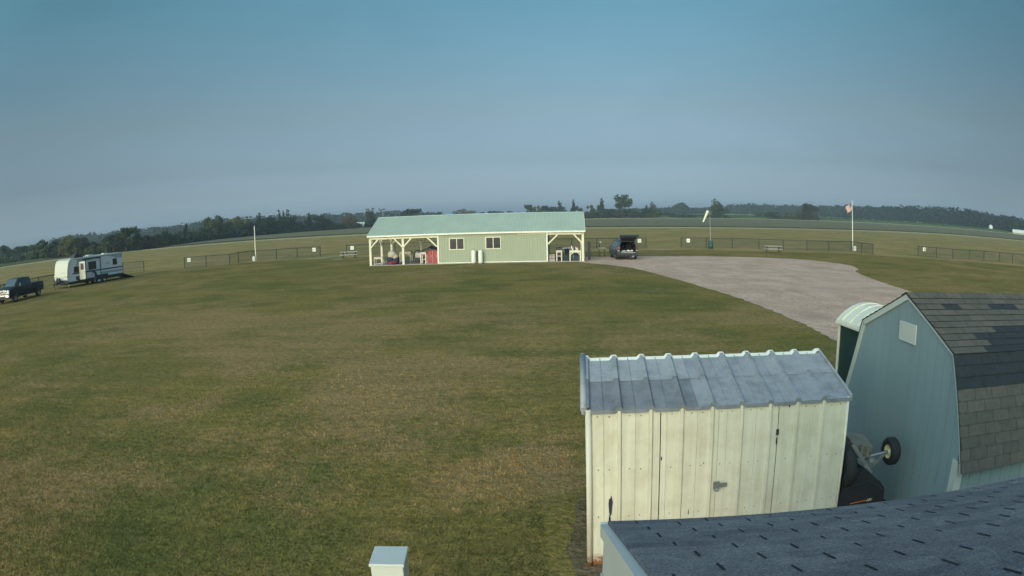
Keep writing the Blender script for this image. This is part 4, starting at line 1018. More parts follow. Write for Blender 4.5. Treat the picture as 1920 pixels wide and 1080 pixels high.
sign(20.9,76.7,-.2,'white notice sign at the right side of the gateway'); sign(48.25,66.4,-.6,'white notice sign at the start of the far right fence')

# ------------------------------------------------------------ picnic tables
def picnic(x, y, rz, lab):
    t = thing('picnic_table', lab, 'picnic table', (x, y, 0), rz, 'picnic tables by the fence')
    gw = M['picnic']
    m = MB()
    for k in range(5): m.box(-.92,.92,-.36+.147*k,-.36+.147*k+.135,.72,.76)
    m.build('tabletop', gw, t)
    for s in (-1, 1):
        m = MB()
        for k in (0,1): m.box(-.92,.92,s*.62+(-.14+.147*k),s*.62+(-.14+.147*k)+.13,.42,.46)
        m.build('bench', gw, t)
    for s in (-.66,.66):
        m = MB(); m.bar((s,-.62,0),(s,-.22,.72), .05,.09,up=(1,0,0)); m.build('leg', M['bark'], t); m = MB(); m.bar((s,.62,0),(s,.22,.72), .05,.09,up=(1,0,0)); m.build('leg', M['bark'], t)
        m = MB(); m.box(s-.07,s-.03,-.76,.76,.36,.415); m.build('crosspiece', M['bark'], t)
M['picnic'] = mat('weathered_pale_boards', (.42,.41,.37), .8, var=.12, vscale=4)
picnic(-16.9, 68.8, .1, 'weathered picnic table left of the pavilion'); picnic(27.7, 66.7, -.22, 'pale topped picnic table beyond the gravel, left of the flagpole')

# ------------------------------------------------------------ poles
t = thing('bare_pole', 'bare white pole rising from a white box at the bend of the left fence', 'pole', (-29.4, 73.4, 0))
m = MB(); m.tube((0,0,0),(0,0,4.05), .07, 10, .05); m.build('pole', M['cream'], t)
m = MB(); m.box(-.30,.0,-.32,-.10,.02,.56); m.build('box', M['white'], t, bevel=.01)
fp = thing('flagpole', 'white flagpole flying a small flag, with a white box at its foot', 'flagpole', (42.1, 74.4, 0))
m = MB(); m.tube((0,0,0),(-.10,0,6.15), .065, 10, .035); m.ell((-.10,0,6.2), .06,.06,.06); m.build('pole', M['white'], fp)
m = MB(); m.box(-.10,.30,-.42,-.14,.0,.62); m.build('box', M['white'], fp, bevel=.01)
M['flagred'] = mat('flag_red', (.42,.07,.07), .8); M['flagwhite'] = mat('flag_white', (.72,.68,.68), .8); M['flagblue'] = mat('flag_blue', (.03,.045,.13), .8)
m = MB(); nu, nv = 20, 13
def FP(u, v):  # u along fly, v down hoist; limp flag drooping
    x = -.10-.05-(1.05*u)*(.88-.25*v); z = 6.0-.95*v-.75*u**1.3*(1-.15*v)-.08*math.sin(u*5); yy = .12*math.sin(u*9+v*2)*u
    return (x, yy, z)
for i in range(nu):
    for j in range(nv):
        a = [FP(i/nu, j/nv), FP((i+1)/nu, j/nv), FP((i+1)/nu, (j+1)/nv), FP(i/nu, (j+1)/nv)]
        mi = 2 if (i < 8 and j < 7) else (0 if j % 2 == 0 else 1)
        m.add(a, [(0,1,2,3)], mi)
for i in range(6):
    for j in range(5):
        p = Vector(FP(.035+i*.062, .05+j*.10)); s = .016
        for yo in (-.012, .012): m.add([p+Vector((s*math.cos(q*PI*.4+.3), yo, s*math.sin(q*PI*.4+.3))) for q in range(5)], [(0,1,2,3,4)], 1)
m.build('flag', [M['flagred'], M['flagwhite'], M['flagblue']], fp, norm=False)

ws = thing('windsock', 'pale windsock hanging from a thin pole beside the gateway', 'windsock', (23.3, 75.4, 0))
m = MB(); m.tube((0,0,0),(-.12,0,4.45), .05, 8, .03); m.ell((-.05,0,1.95), .06,.06,.14); m.bar((-.28,0,4.42),(.1,0,4.30), .03); m.bar((-.35,0,4.0),(.12,0,4.06), .03); m.build('pole', M['steel'], ws)
M['sock'] = mat('pale_windsock_cloth', (.66,.65,.52), .8, var=.05)
m = MB(); A = Vector((-.32,0,4.42)); d = Vector((-.46,0,-1)).normalized(); n_ = 14
for i in range(5):
    p, q = A+d*(1.5*i/5), A+d*(1.5*(i+1)/5); m.tube(p, q, .19-.09*i/5, 14, .19-.09*(i+1)/5, cap=(i == 4))
m.build('sock', M['sock'], ws)
m = MB(); m.tube(A-d*.02, A+d*.04, .235, 14); m.bar(A+Vector((-.20,0,.0)), A+d*1.45+Vector((-.14,0,0)), .07, .10); m.build('hoop', M['dark'], ws)
bn = thing('barrel', 'green barrel standing at the foot of the windsock pole', 'barrel', (23.15, 74.95, 0))
m = MB(); m.lathe((0,0,0), [(.001,0),(.29,0),(.29,.3),(.305,.31),(.29,.33),(.29,.6),(.305,.61),(.29,.63),(.29,.86),(.001,.86)], 16); m.build('drum', mat('green_drum', (.03,.10,.085), .5), bn)
m = MB(); m.tube((0,0,.86),(0,0,.90), .30, 16); m.build('lid', M['dark'], bn)

po = thing('marker_post', 'short dark post with a white cap left of the car', 'post', (10.3, 76.9, 0))
m = MB(); m.tube((0,0,0),(0,0,.72), .045, 8); m.build('post', M['fence'], po)
m = MB(); m.box(.02,.22,-.05,.04,.60,.80); m.build('cap', M['white'], po)
dr = thing('downspout_post', 'dark post standing just right of the pavilion corner', 'post', PW(PL+.55, 2.2, 0))
m = MB(); m.box(-.10,.12,-.06,.06,0,1.55); m.build('post', mat('slate_post', (.05,.052,.065), .7), dr)

# small white farm building far right
fb = thing('farm_building', 'small white farm roof at the far right edge below the wooded rise', 'building', (357, 350, terr(357,350)-.5), -.8)
m = MB(); m.box(-9,9,-5,5,0,2.2); m.build('wall', mat('weathered_wall', (.35,.35,.33), .8), fb)
m = MB(); m.prism([(-5.5,2.1),(0,4.0),(5.5,2.1),(5.5,1.9),(0,3.8),(-5.5,1.9)], 'x', -9.4,9.4); m.build('roof', M['white'], fb)
fb2 = thing('distant_farmhouse', 'tiny pale roof in the trees left of the pavilion roof', 'building', (-86,372,0), .2)
m = MB(); m.box(-4,4,-3,3,0,2.2); m.build('wall', M['white'], fb2)
m = MB(); m.prism([(-3.3,2.1),(0,3.6),(3.3,2.1)], 'x', -4.3,4.3); m.build('roof', M['trim'], fb2)
fb3 = thing('distant_silo', 'tiny pale silo at the foot of the wooded rise on the right', 'silo', (375,412,terr(375,412)))
m = MB(); m.lathe((0,0,0), [(2.0,0),(2.0,3.4),(1.4,4.4),(.001,5.0)], 14); m.build('tower', M['trim'], fb3)
# ------------------------------------------------------------ vehicles
def shell(st, glass_rows, body_m, glass_m, parent, cap_front=True, cap_back=True, solid=0):
    """st: list of (y, halfw, z0, zbelt, zroof, roofhalf). returns body and window meshes"""
    B = MB(); G_ = MB()
    def sec(s):
        y, w, z0, zb, zr, rw = s
        pts = [(w*.86, z0), (w*.97, z0+.10), (w, (z0+zb)/2), (w*.985, zb-.10), (w*.95, zb), (rw+(w*.95-rw)*.12, zb+(zr-zb)*.86), (rw*.90, zr-.015*(1 if zr-zb > .2 else .3)), (rw*.5, zr+.012), (0, zr+.02)]
        R = [(x, y, z) for x, z in pts]; L = [(-x, y, z) for x, z in pts[-2::-1]]
        return R+L
    S = [sec(s) for s in st]; n = len(S[0])
    for i in range(len(S)-1):
        for j in range(n-1):
            seg = j if j < 8 else n-2-j
            q = [S[i][j], S[i][j+1], S[i+1][j+1], S[i+1][j]]
            if seg == 4 and i in glass_rows: G_.add(q, [(0,1,2,3)])
            else: B.add(q, [(0,1,2,3)], 0, False)
        B.add([S[i][0], S[i][-1], S[i+1][-1], S[i+1][0]], [(0,1,2,3)])
    if cap_front: B.add(S[-1], [list(range(n))])
    if cap_back: B.add(S[0], [list(range(n))[::-1]])
    bo = B.build('body', body_m, parent)
    import bmesh
    bm = bmesh.new(); bm.from_mesh(bo.data); bmesh.ops.remove_doubles(bm, verts=bm.verts[:], dist=.001); bmesh.ops.recalc_face_normals(bm, faces=bm.faces[:])
    for f in bm.faces: f.smooth = True
    bm.to_mesh(bo.data); bm.free(); bo.data.set_sharp_from_angle(angle=math.radians(32))
    return bo, G_
def side_windows(G_, glass, parent, frame=None):
    for i in range(0, len(G_.f)):
        vs = [Vector(G_.v[k]) for k in G_.f[i]]; c = sum(vs, Vector())/4
        m = MB(); m.add([c+(v-c)*.93-Vector((math.copysign(.012, c.x), 0, 0)) for v in vs], [(0,1,2,3)]); m.build('window', glass, parent, norm=False)
        m = MB(); vo = [v for v in vs]; vi = [c+(v-c)*.90 for v in vs]
        m.add(vo+vi, [(k, (k+1)%4, 4+(k+1)%4, 4+k) for k in range(4)]); m.build('window_frame', frame or M['dark'], parent, norm=False)

M['suvpaint'] = mat('slate_blue_car_paint', (.030,.044,.058), .35, 0, var=.03, coat=.35, spec=.5)
M['lens'] = mat('red_lamp_lens', (.30,.015,.02), .25, var=.1); M['clear'] = mat('clear_lamp_lens', (.66,.66,.62), .2, var=.05)
M['lightglass'] = mat('sky_tinted_glass', (.04,.065,.07), .08, var=.1, spec=.8)
M['alloy'] = mat('alloy_wheel', (.38,.39,.40), .35, .6, var=.1)
M['carpet'] = mat('dark_interior', (.012,.016,.02), .9, var=.2)
car = thing('parked_car', 'slate blue estate car parked on the gravel with its tailgate raised', 'car', (9.98, 58.75, 0), .02)
st = [(-2.22,.86,.34,.98,1.60,.56),(-2.05,.90,.30,1.00,1.64,.62),(-1.35,.925,.28,1.00,1.68,.64),(-.35,.93,.26,.99,1.70,.65),(.60,.93,.26,.98,1.68,.63),(1.15,.925,.26,.99,1.30,.70),(1.35,.92,.27,1.00,1.06,.80),(2.00,.90,.30,.93,.98,.72),(2.35,.80,.36,.80,.86,.60)]
bo, G_ = shell(st, (1, 2, 3, 4), M['suvpaint'], M['lightglass'], car, cap_back=False)
bo.modifiers.new('thick', 'SOLIDIFY').thickness = -.03
side_windows(G_, M['lightglass'], car)
m = MB(); m.quad((-.60,1.36,1.07),(.60,1.36,1.07),(.52,.66,1.62),(-.52,.66,1.62)); m.build('windshield', M['lightglass'], car, norm=False)
m = MB(); m.box(-.80,.80,-2.18,.9,.40,.62); m.box(-.80,-.70,-2.1,.9,.62,.98); m.box(.70,.80,-2.1,.9,.62,.98); m.box(-.7,.7,.9,1.0,.5,1.0)
for x in (-.36,.36): m.box(x-.25,x+.25,-.75,-.6,.62,1.22); m.box(x-.13,x+.13,-.72,-.64,1.24,1.38)
m.build('interior', M['carpet'], car, bevel=.02)
m = MB(); m.box(-.90,.90,-2.34,-2.12,.36,.62); m.box(-.84,.84,-2.37,-2.16,.42,.50); mb_ = m.build('bumper', mat('dull_bumper', (.035,.034,.040), .6), car, bevel=.04)
m = MB(); m.box(-.62,.62,-2.375,-2.36,.60,.66); m.build('chrome_strip', M['steel'], car)
m = MB(); m.box(.36,.54,-2.36,-2.20,.24,.36); m.build('tow_cover', M['steel'], car, bevel=.01)
m = MB()
m.box(-.86,.86,-2.26,-2.20,.60,.70); m.build('sill', M['suvpaint'], car, bevel=.01)
# rear opening frame
m = MB()
for s in (-1, 1):
    m.bar((s*.80,-2.21,.66),(s*.80,-2.23,1.02), .10,.06, up=(0,1,0)); m.bar((s*.80,-2.22,1.0),(s*.58,-2.14,1.58), .08,.06, up=(0,1,0))
m.bar((-.58,-2.14,1.60),(.58,-2.14,1.60), .08,.07); m.build('tailgate_frame', M['suvpaint'], car, bevel=.015)
for s in (-1, 1):
    m = MB(); m.add([(s*.66,-2.26,.94),(s*.90,-2.22,.90),(s*.925,-2.0,.94),(s*.86,-2.16,1.12),(s*.72,-2.22,1.10),(s*.66,-2.2,.94),(s*.9,-2.0,.9)], [(0,1,3,4),(1,2,3)]); m.build('tail_light', M['lens'], car, norm=False)
    m = MB(); m.box(min(s*.70,s*.86), max(s*.70,s*.86), -2.275, -2.2, .74, .86); m.build('reversing_light', M['steel'], car, bevel=.02)
m = MB(); tg = [(-2.12,1.69,.62),(-2.42,1.93,.68),(-2.70,2.10,.76),(-2.92,2.15,.82),(-3.06,2.04,.82)]
T0 = [(-w,y,z) for y,z,w in tg]+[(w,y,z) for y,z,w in tg]; T1 = [(x,y+.02,z-.09) for x,y,z in T0]
k = len(tg); m.add(T0, [(i,i+1,k+i+1,k+i) for i in range(k-1)], 0, True); m.add(T1, [(i,k+i,k+i+1,i+1) for i in range(k-1)], 0, True)
m.add(T0+T1, [(i,i+1,2*k+i+1,2*k+i) for i in range(k-1)]+[(k+i,3*k+i,3*k+i+1,k+i+1) for i in range(k-1)]+[(k-1,2*k-1,4*k-1,3*k-1)])
tgate = m.build('tailgate', M['glass'], car, norm=False)
m = MB(); m.add([(x*.86,y+.01,z-.10-.004*i) for i,(x,y,z) in enumerate([(-.60,-2.2,1.70),(.60,-2.2,1.70),(.84,-2.90,2.08),(-.84,-2.90,2.08)])], [(0,1,2,3)]); m.build('inner_trim', M['carpet'], tgate, norm=False)
m = MB()
for s in (-1, 1): m.tube((s*.66,-2.2,1.1),(s*.66,-2.62,1.98), .015, 6)
m.build_each('strut', M['dark'], tgate)
for (x, y) in ((-.80,-1.36),(.80,-1.36),(-.80,1.38),(.80,1.38)):
    wheel(car, (x*1.0, y, .345), .345, .22, .22, M['alloy'], side=-1 if x < 0 else 1)
m = MB()
for (x, y) in ((-1,-1.36),(1,-1.36),(-1,1.38),(1,1.38)):
    for i in range(10):
        a0, a1 = PI*i/10, PI*(i+1)/10; R0, R1 = .36, .43
        m.add([(x*.935,y+R0*math.cos(a0),.345+R0*math.sin(a0)),(x*.935,y+R1*math.cos(a0),.345+R1*math.sin(a0)),(x*.935,y+R1*math.cos(a1),.345+R1*math.sin(a1)),(x*.935,y+R0*math.cos(a1),.345+R0*math.sin(a1))], [(0,1,2,3)])
    m.prism([(y+.36*math.cos(PI*i/10), .345+.36*math.sin(PI*i/10)) for i in range(11)], 'x', x*.931, x*.926)
m.build_each('wheel_arch', M['dark'], car)
for s in (-1, 1):
    m = MB(); m.ell((s*1.02,.75,1.04), .10,.07,.07, 10, 6); m.box(min(s*.9,s*1.0),max(s*.9,s*1.0),.73,.77,1.0,1.04); m.build('mirror', M['suvpaint'], car)
m = MB()
for s in (-1, 1): m.bar((s*.60,-1.9,1.70),(s*.60,.5,1.73), .035)
m.build_each('roof_rail', M['dark'], car)
lug = thing('luggage', 'pale bags and cloths piled in the open boot of the slate blue car', 'luggage', (9.98, 56.75, .63), .02)
m = MB(); m.ell((-.22,-.04,.10), .30,.2,.11, jit=.1); m.ell((.30,-.02,.09), .24,.2,.10, jit=.1); m.build('bag', mat('grey_bag', (.30,.29,.32), .8), lug)
m = MB(); m.ell((.10,-.12,.15), .14,.1,.07, jit=.15); m.ell((.42,-.14,.16), .12,.08,.06, jit=.15); m.build('cloth', M['white'], lug)
tb = thing('camp_table', 'small pale folding table standing beside the left front wheel of the car', 'table', (8.35, 60.9, 0), .2)
m = MB(); m.box(-.32,.32,-.25,.25,.80,.84); m.build('tabletop', M['trim'], tb)
for sx in (-.26,.26):
    m = MB(); m.bar((sx,-.2,0),(sx,.2,.8), .03); m.bar((sx+.031,.2,0),(sx+.031,-.2,.8), .03); m.build_each('leg', M['dark'], tb)

# pickup
M['truckpaint'] = mat('black_blue_truck_paint', (.007,.009,.012), .55, 0, var=.05, coat=.12, spec=.3)
trk = thing('pickup_truck', 'dark blue pickup truck with a chrome grille parked nose forward at the left edge', 'truck', (-40.0, 42.15, 0), PI+.10, scale=.97)
st = [(-3.05,.93,.55,1.20,1.22,.90),(-2.95,.97,.50,1.22,1.24,.93),(-1.02,.97,.48,1.20,1.22,.93)]
bo, G0 = shell(st, (), M['truckpaint'], M['glass'], trk)
bo.name = 'bed'
st = [(-1.00,.97,.48,1.20,1.60,.66),(-.90,.98,.45,1.20,1.84,.70),(-.02,.98,.43,1.19,1.88,.72),(.95,.98,.43,1.18,1.86,.70),(1.62,.975,.43,1.18,1.32,.78),(1.72,.97,.43,1.18,1.25,.84),(2.6,.96,.48,1.12,1.19,.82),(2.90,.93,.55,1.05,1.10,.74)]
bo, G1 = shell(st, (1, 2, 3), M['truckpaint'], M['glass'], trk)
bo.name = 'cab'
side_windows(G1, M['glass'], trk)
m = MB(); m.quad((-.66,1.70,1.285),(.66,1.70,1.285),(.60,1.02,1.84),(-.60,1.02,1.84)); m.build('windshield', M['lightglass'], trk, norm=False)
m = MB(); m.quad((-.60,-1.03,1.30),(.60,-1.03,1.30),(.55,-.95,1.74),(-.55,-.95,1.74)); m.build('rear_window', M['glass'], trk, norm=False)
m = MB(); m.box(-.78,.78,-2.85,-1.12,1.245,1.255); m.build('bed_cover', M['dark'], trk)
m = MB(); m.box(-.60,.60,2.90,2.98,.74,1.10); 
m.build('grille', M['chrome'], trk, bevel=.02)
m = MB()
for z in (.77,.87,.97): m.box(-.56,.56,2.975,2.99,z,z+.075)
m.build('grille_gap', M['dark'], trk)
for s in (-1, 1):
    m = MB(); m.box(min(s*.62,s*.92), max(s*.62,s*.92), 2.80,2.965,.78,1.08); m.build('headlight', M['clear'], trk, bevel=.02)
    m = MB(); m.box(min(s*1.0,s*1.22),max(s*1.0,s*1.22),1.18,1.28,1.22,1.50); m.bar((s*.92,1.22,1.28),(s*1.05,1.22,1.3), .04); m.build('mirror', M['dark'], trk, bevel=.02)
    for y0, y1 in ((-.88,.02),(.05,1.30)):
        m = MB()
        X = s*.992
        for (a, b) in (((y0,.5),(y1,.5)),((y0,.5),(y0,1.18)),((y1,.5),(y1,1.18))): m.bar((X,a[0],a[1]),(X,b[0],b[1]), .008,.008)
        d_ = m.build('door', M['dark'], trk)
        m = MB(); m.bar((s*1.0,y0+.10,1.06),(s*1.0,y0+.28,1.06), .025,.03); m.build('handle', M['chrome'], d_)
m = MB(); m.box(-.98,.98,2.88,3.08,.50,.72); m.build('bumper', M['chrome'], trk, bevel=.04)
m = MB(); m.box(-.55,.55,3.07,3.09,.54,.64); m.build('bumper_intake', M['dark'], trk)
m = MB(); m.box(-.95,.95,-3.2,-3.03,.52,.68); m.build('rear_bumper', M['chrome'], trk, bevel=.03)
m = MB()
for s in (-1, 1): m.box(min(s*.93,s*1.04),max(s*.93,s*1.04),-.95,1.45,.36,.41)
m.build_each('running_board', M['steel'], trk)
m = MB(); m.box(-.7,.7,-2.8,2.6,.34,.56); m.build('chassis', M['dark'], trk)
for (x, y) in ((-.84,-2.02),(.84,-2.02),(-.84,1.98),(.84,1.98)):
    wheel(trk, (x*1.04, y, .40), .40, .27, .24, M['alloy'], side=-1 if x < 0 else 1)
m = MB()
for (x, y) in ((-1,-2.02),(1,-2.02),(-1,1.98),(1,1.98)):
    m.prism([(y+.46*math.cos(PI*i/12), .38+.46*math.sin(PI*i/12)) for i in range(13)], 'x', x*.985, x*.975)
m.build_each('wheel_arch', M['dark'], trk)

# travel trailer
M['rvside'] = mat('shaded_blue_fibreglass', (.52,.56,.60), .4, var=.03, vscale=1, coat=.1)  # white side wall with the cool tint of shade put into its colour
M['rvcap'] = mat('sunlit_cream_fibreglass', (.53,.51,.42), .35, var=.03, vscale=1, coat=.3)  # warm tint of sunlight put into the cap and door colour
M['rvnavy'] = mat('navy_graphic', (.03,.04,.075), .4, var=.05); M['rvgrey'] = mat('grey_graphic', (.26,.31,.38), .4, var=.05)
tr = thing('travel_trailer', 'white travel trailer with navy graphics, its side door open and rear ramp lowered', 'trailer', (-39.8, 54.49, 0), PI-.284)
prof_ = [(-2.9,.55),(4.45,.55),(4.63,.80),(4.62,1.10),(4.50,1.80),(4.38,2.26),(4.22,2.48),(3.95,2.59),(3.4,2.62),(-2.9,2.62)]
m = MB(); m.prism(prof_, 'x', -1.2, 1.2); m.build('body', M['rvside'], tr, bevel=.05)
m = MB(); cp = [(4.38,.93),(4.55,.93),(4.66,.97),(4.65,1.12),(4.53,1.82),(4.41,2.28),(4.24,2.505),(3.96,2.615),(3.5,2.645)]
inn = [(3.5,2.60),(3.95,2.52),(4.22,2.2),(4.34,1.7)]
m.prism(cp+inn, 'x', -1.215, 1.215); m.build('front_cap', M['rvcap'], tr, bevel=.03)
m = MB(); m.box(-1.0,-.2,4.655,4.66,1.42,1.44); m.ell((-.1,4.64,1.42), .05,.02,.05); 
for x0, x1 in ((-1.1,-.55),(.45,1.0)): m.box(x0,x1,4.645,4.665,1.06,1.10)
m.build_each('cap_graphic', M['rvgrey'], tr)
m = MB(); m.prism([(-2.9,.3),(4.2,.3),(4.5,.56),(-2.9,.56)], 'x', -1.15, 1.15); m.box(-1.19,1.19,3.6,4.57,.42,.92); m.build('chassis', M['dark'], tr, bevel=.02)
X = -1.2
def patch(name, y0, y1, z0, z1, mt, d=.012, par=None, bev=0, x=None): 
    m = MB(); m.box((X if x is None else x)-d, (X if x is None else x)+.02, y0, y1, z0, z1); return m.build(name, mt, par or tr, bevel=bev)
m = MB(); m.box(X-.010,X+.01,-2.88,3.9,1.17,1.29); m.box(X-.010,X+.01,-2.88,3.3,.56,.62); m.build('side_stripe', M['rvnavy'], tr)
m = MB(); m.box(X-.006,X+.01,-2.88,.2,.80,1.02)
m.add([(X-.007,3.5,1.75),(X-.007,3.2,2.5),(X-.007,-.1,2.5),(X-.007,2.6,2.2),(X-.007,3.3,1.9)], [(0,1,2,3,4)])
m.add([(X-.007,-.3,2.5),(X-.007,-2.88,2.5),(X-.007,-2.88,2.10),(X-.007,-2.1,2.15),(X-.007,-1.6,2.32)], [(0,1,2,3,4)])
m.build('side_graphic', M['rvgrey'], tr, norm=False)
m = MB()   # swoosh
def swoosh(m, cy, cz, r0, r1, a0, a1, d, n=16):
    for i in range(n):
        t0, t1 = a0+(a1-a0)*i/n, a0+(a1-a0)*(i+1)/n; w0, w1 = math.sin(PI*i/n)**.6, math.sin(PI*(i+1)/n)**.6
        P = lambda t, r: (X-d, cy-r*math.cos(t)*1.3, cz+r*math.sin(t)*.8); c_ = (r0+r1)/2; h_ = (r1-r0)/2
        m.add([P(t0,c_-h_*w0),P(t0,c_+h_*w0),P(t1,c_+h_*w1),P(t1,c_-h_*w1)], [(0,1,2,3)])
swoosh(m, 1.55, .85, .42, .58, -1.3, 1.9, .012); swoosh(m, 1.75, .75, .70, .84, -.6, 1.2, .013); swoosh(m, 1.5, .95, .22, .28, -1.2, 1.7, .014)
m.build('swoosh', M['rvnavy'], tr, norm=False)
m = MB(); swoosh(m, 1.62, .82, .58, .68, -1.1, 1.7, .011); m.bar((X-.008,-.55,1.72),(X-.008,-1.15,1.76), .01,.05); m.bar((X-.008,-.75,1.80),(X-.008,-1.0,1.86), .01,.05); m.bar((X-.008,-.7,1.66),(X-.008,-1.05,1.66), .01,.03); m.build_each('name_graphic', M['rvgrey'], tr)
for y0, y1, z0, z1 in ((3.05,3.72,1.30,1.86),(.72,1.78,1.36,2.12),(-2.15,-1.55,1.50,2.10)):
    w = patch('window', y0, y1, z0, z1, M['dark'], .022, bev=.02); patch('pane', y0+.05, y1-.05, z0+.05, z1-.05, M['glass'], .026, w)
patch('door_opening', 2.28, 3.02, .58, 2.28, M['carpet'], .008)
dr_ = bpy.data.objects.new('door', None); COL.objects.link(dr_); dr_.parent = tr; dr_.location = (X-.02, 3.02, 0); dr_.rotation_euler = (0, 0, -math.radians(68))
m = MB(); m.box(-.04, 0, -.76, -.01, .60, 2.26); m.build('panel', M['rvcap'], dr_, bevel=.02)
m = MB(); m.box(-.052, -.0402, -.60, -.22, 1.50, 2.08); m.build('pane', M['glass'], dr_, bevel=.004)
m = MB(); m.bar((-.05,-.66,1.2),(-.05,-.66,1.36), .02); m.build('handle', M['dark'], dr_)
m = MB(); m.tube((X-.07,.15,2.42),(X-.07,2.45,2.42), .055, 10); m.box(X-.035,X-.005,.12,2.5,2.36,2.47)
for y in (.18, 2.2): m.box(X-.05,X-.012,y-.035,y+.035,.72,2.4)
m.build('awning', M['rvnavy'], tr)
m = MB(); m.box(X-.02,X+.02,-2.92,3.9,2.52,2.60); m.build('roof_edge', M['rvcap'], tr)
m = MB(); m.box(X-.004,X+.02,-2.92,3.4,2.46,2.515); m.build('gutter', M['dark'], tr)
ac = MB(); ac.prism([(1.85,2.62),(2.0,2.92),(2.5,3.0),(2.95,2.9),(3.05,2.62)], 'x', -.45, .35); ac.build('air_conditioner', M['dark'], tr, bevel=.04)
m = MB(); m.box(-.4,.2,.5,1.1,2.62,2.76); m.box(-.3,.2,-1.6,-1.1,2.62,2.72); m.build_each('roof_vent', M['rvcap'], tr, bevel=.02)
m = MB(); m.prism([(-2.93,.56),(-2.93,.50),(-4.55,.0),(-4.55,.07)], 'x', -1.1, 1.1); m.build('ramp', M['dark'], tr)
m = MB(); m.box(-1.18,1.18,-2.93,-2.895,.60,2.55); m.build('rear_frame', M['rvside'], tr)
for x in (-1.02, 1.02):
    for y in (-.36, .40): wheel(tr, (x*1.03, y, .34), .34, .20, .20, M['clear'], side=-1 if x < 0 else 1)
m = MB(); m.box(X-.012,X+.05,-.85,.90,.50,.78); m.build('wheel_skirt', M['dark'], tr, bevel=.02)
m = MB(); m.bar((-.8,4.4,.45),(0,5.7,.45), .10); m.bar((.8,4.4,.45),(0,5.7,.45), .10); m.tube((0,5.5,.0),(0,5.5,.95), .04, 8); m.build('tongue', M['dark'], tr)
m = MB(); m.ell((-.18,4.98,.75), .16,.16,.28); m.ell((.18,4.98,.75), .16,.16,.28); m.build_each('gas_bottle', M['dark'], tr)
m = MB(); m.box(X-.5,X-.02,2.3,3.0,.30,.34); m.box(X-.28,X-.02,2.3,3.0,.44,.48); m.build('step', M['dark'], tr)
m = MB(); 
for (x, y) in ((-.95,4.3),(.95,4.3),(-.95,-2.6),(.95,-2.6)): m.tube((x,y,0),(x,y,.45), .035, 8)
m.build_each('stabiliser', M['steel'], tr)
m = MB(); m.bar((1.22,3.6,1.9),(1.60,4.0,1.92), .05); m.bar((1.22,3.6,1.5),(1.60,4.0,1.92), .05); m.bar((1.55,3.9,1.92),(1.75,4.1,2.02), .10,.12); m.build('bracket', M['dark'], tr)
m = MB(); m.box(X-.012,X+.02,3.0,3.5,.62,.95); m.build('hatch', M['dark'], tr, bevel=.01)
# ------------------------------------------------------------ camera (wide security lens), sun, sky, air
A_, B_, C_, PIT, ROL = .79688, -.00124, .0375, .1665, .02247
cd = bpy.data.cameras.new('camera'); cam = bpy.data.objects.new('camera', cd); COL.objects.link(cam); scene.camera = cam
cd.clip_start = .05; cd.clip_end = 9000
cd.type = 'PANO'; cd.panorama_type = 'FISHEYE_LENS_POLYNOMIAL'; cd.fisheye_fov = PI
cd.sensor_fit = 'HORIZONTAL'; cd.sensor_width = 36; cd.sensor_height = 20.25; cd.shift_y = 74.53/1080
r = np.linspace(0, 1.25, 200); th = A_*r+B_*r**3+C_*r**5
co = np.linalg.lstsq(np.stack([r, r**2, r**3, r**4], 1), th, rcond=None)[0]; k = 1.92/36
cd.fisheye_polynomial_k0 = 0
cd.fisheye_polynomial_k1, cd.fisheye_polynomial_k2, cd.fisheye_polynomial_k3, cd.fisheye_polynomial_k4 = [float(-c*k**(i+1)) for i, c in enumerate(co)]
cam.location = (0, 0, CAMZ)
R0 = Matrix.Rotation(PI/2-PIT, 3, 'X')
cam.rotation_euler = (R0 @ Matrix.Rotation(-ROL, 3, 'Z')).to_euler()

SX, SY, SEL = -.39, -.92, math.radians(11)
saz = math.atan2(SX, SY)
sd = Vector((SX, SY, 0)).normalized()*math.cos(SEL)+Vector((0, 0, math.sin(SEL)))
sl_ = bpy.data.lights.new('sun', 'SUN'); sun = bpy.data.objects.new('sun', sl_); COL.objects.link(sun)
sl_.energy = SUN_E; sl_.angle = math.radians(2.0); sl_.color = (1.0, .80, .52)
sun.rotation_euler = sd.to_track_quat('Z', 'Y').to_euler(); sun.location = (0, -20, 30)
w = bpy.data.worlds.new('World'); scene.world = w; w.use_nodes = True; nt = w.node_tree; bg = nt.nodes['Background']
sky = nt.nodes.new('ShaderNodeTexSky'); sky.sky_type = 'NISHITA'; sky.sun_disc = False; sky.sun_elevation = SEL; sky.sun_rotation = saz % (2*PI)
sky.air_density = 1.0; sky.dust_density = 3.0; sky.ozone_density = 1.5; sky.altitude = 250
# hazy summer evening sky: pale blue-grey low down, sun's half and zenith raised as added fill light
tc = nt.nodes.new('ShaderNodeTexCoord'); nv_ = nt.nodes.new('ShaderNodeVectorMath'); nv_.operation = 'NORMALIZE'; nt.links.new(tc.outputs['Generated'], nv_.inputs[0])
sp = nt.nodes.new('ShaderNodeSeparateXYZ'); nt.links.new(nv_.outputs[0], sp.inputs[0])
def vramp(fac, stops):
    r_ = nt.nodes.new('ShaderNodeValToRGB'); nt.links.new(fac, r_.inputs[0]); e = r_.color_ramp.elements
    while len(e) < len(stops): e.new(.5)
    for i, (p, c) in enumerate(stops): e[i].position = p; e[i].color = (*[v/5 for v in c], 1)
    m_ = nt.nodes.new('ShaderNodeVectorMath'); m_.operation = 'SCALE'; nt.links.new(r_.outputs[0], m_.inputs[0]); m_.inputs['Scale'].default_value = 5
    return m_.outputs[0]
elev = vramp(sp.outputs['Z'], ELEV)
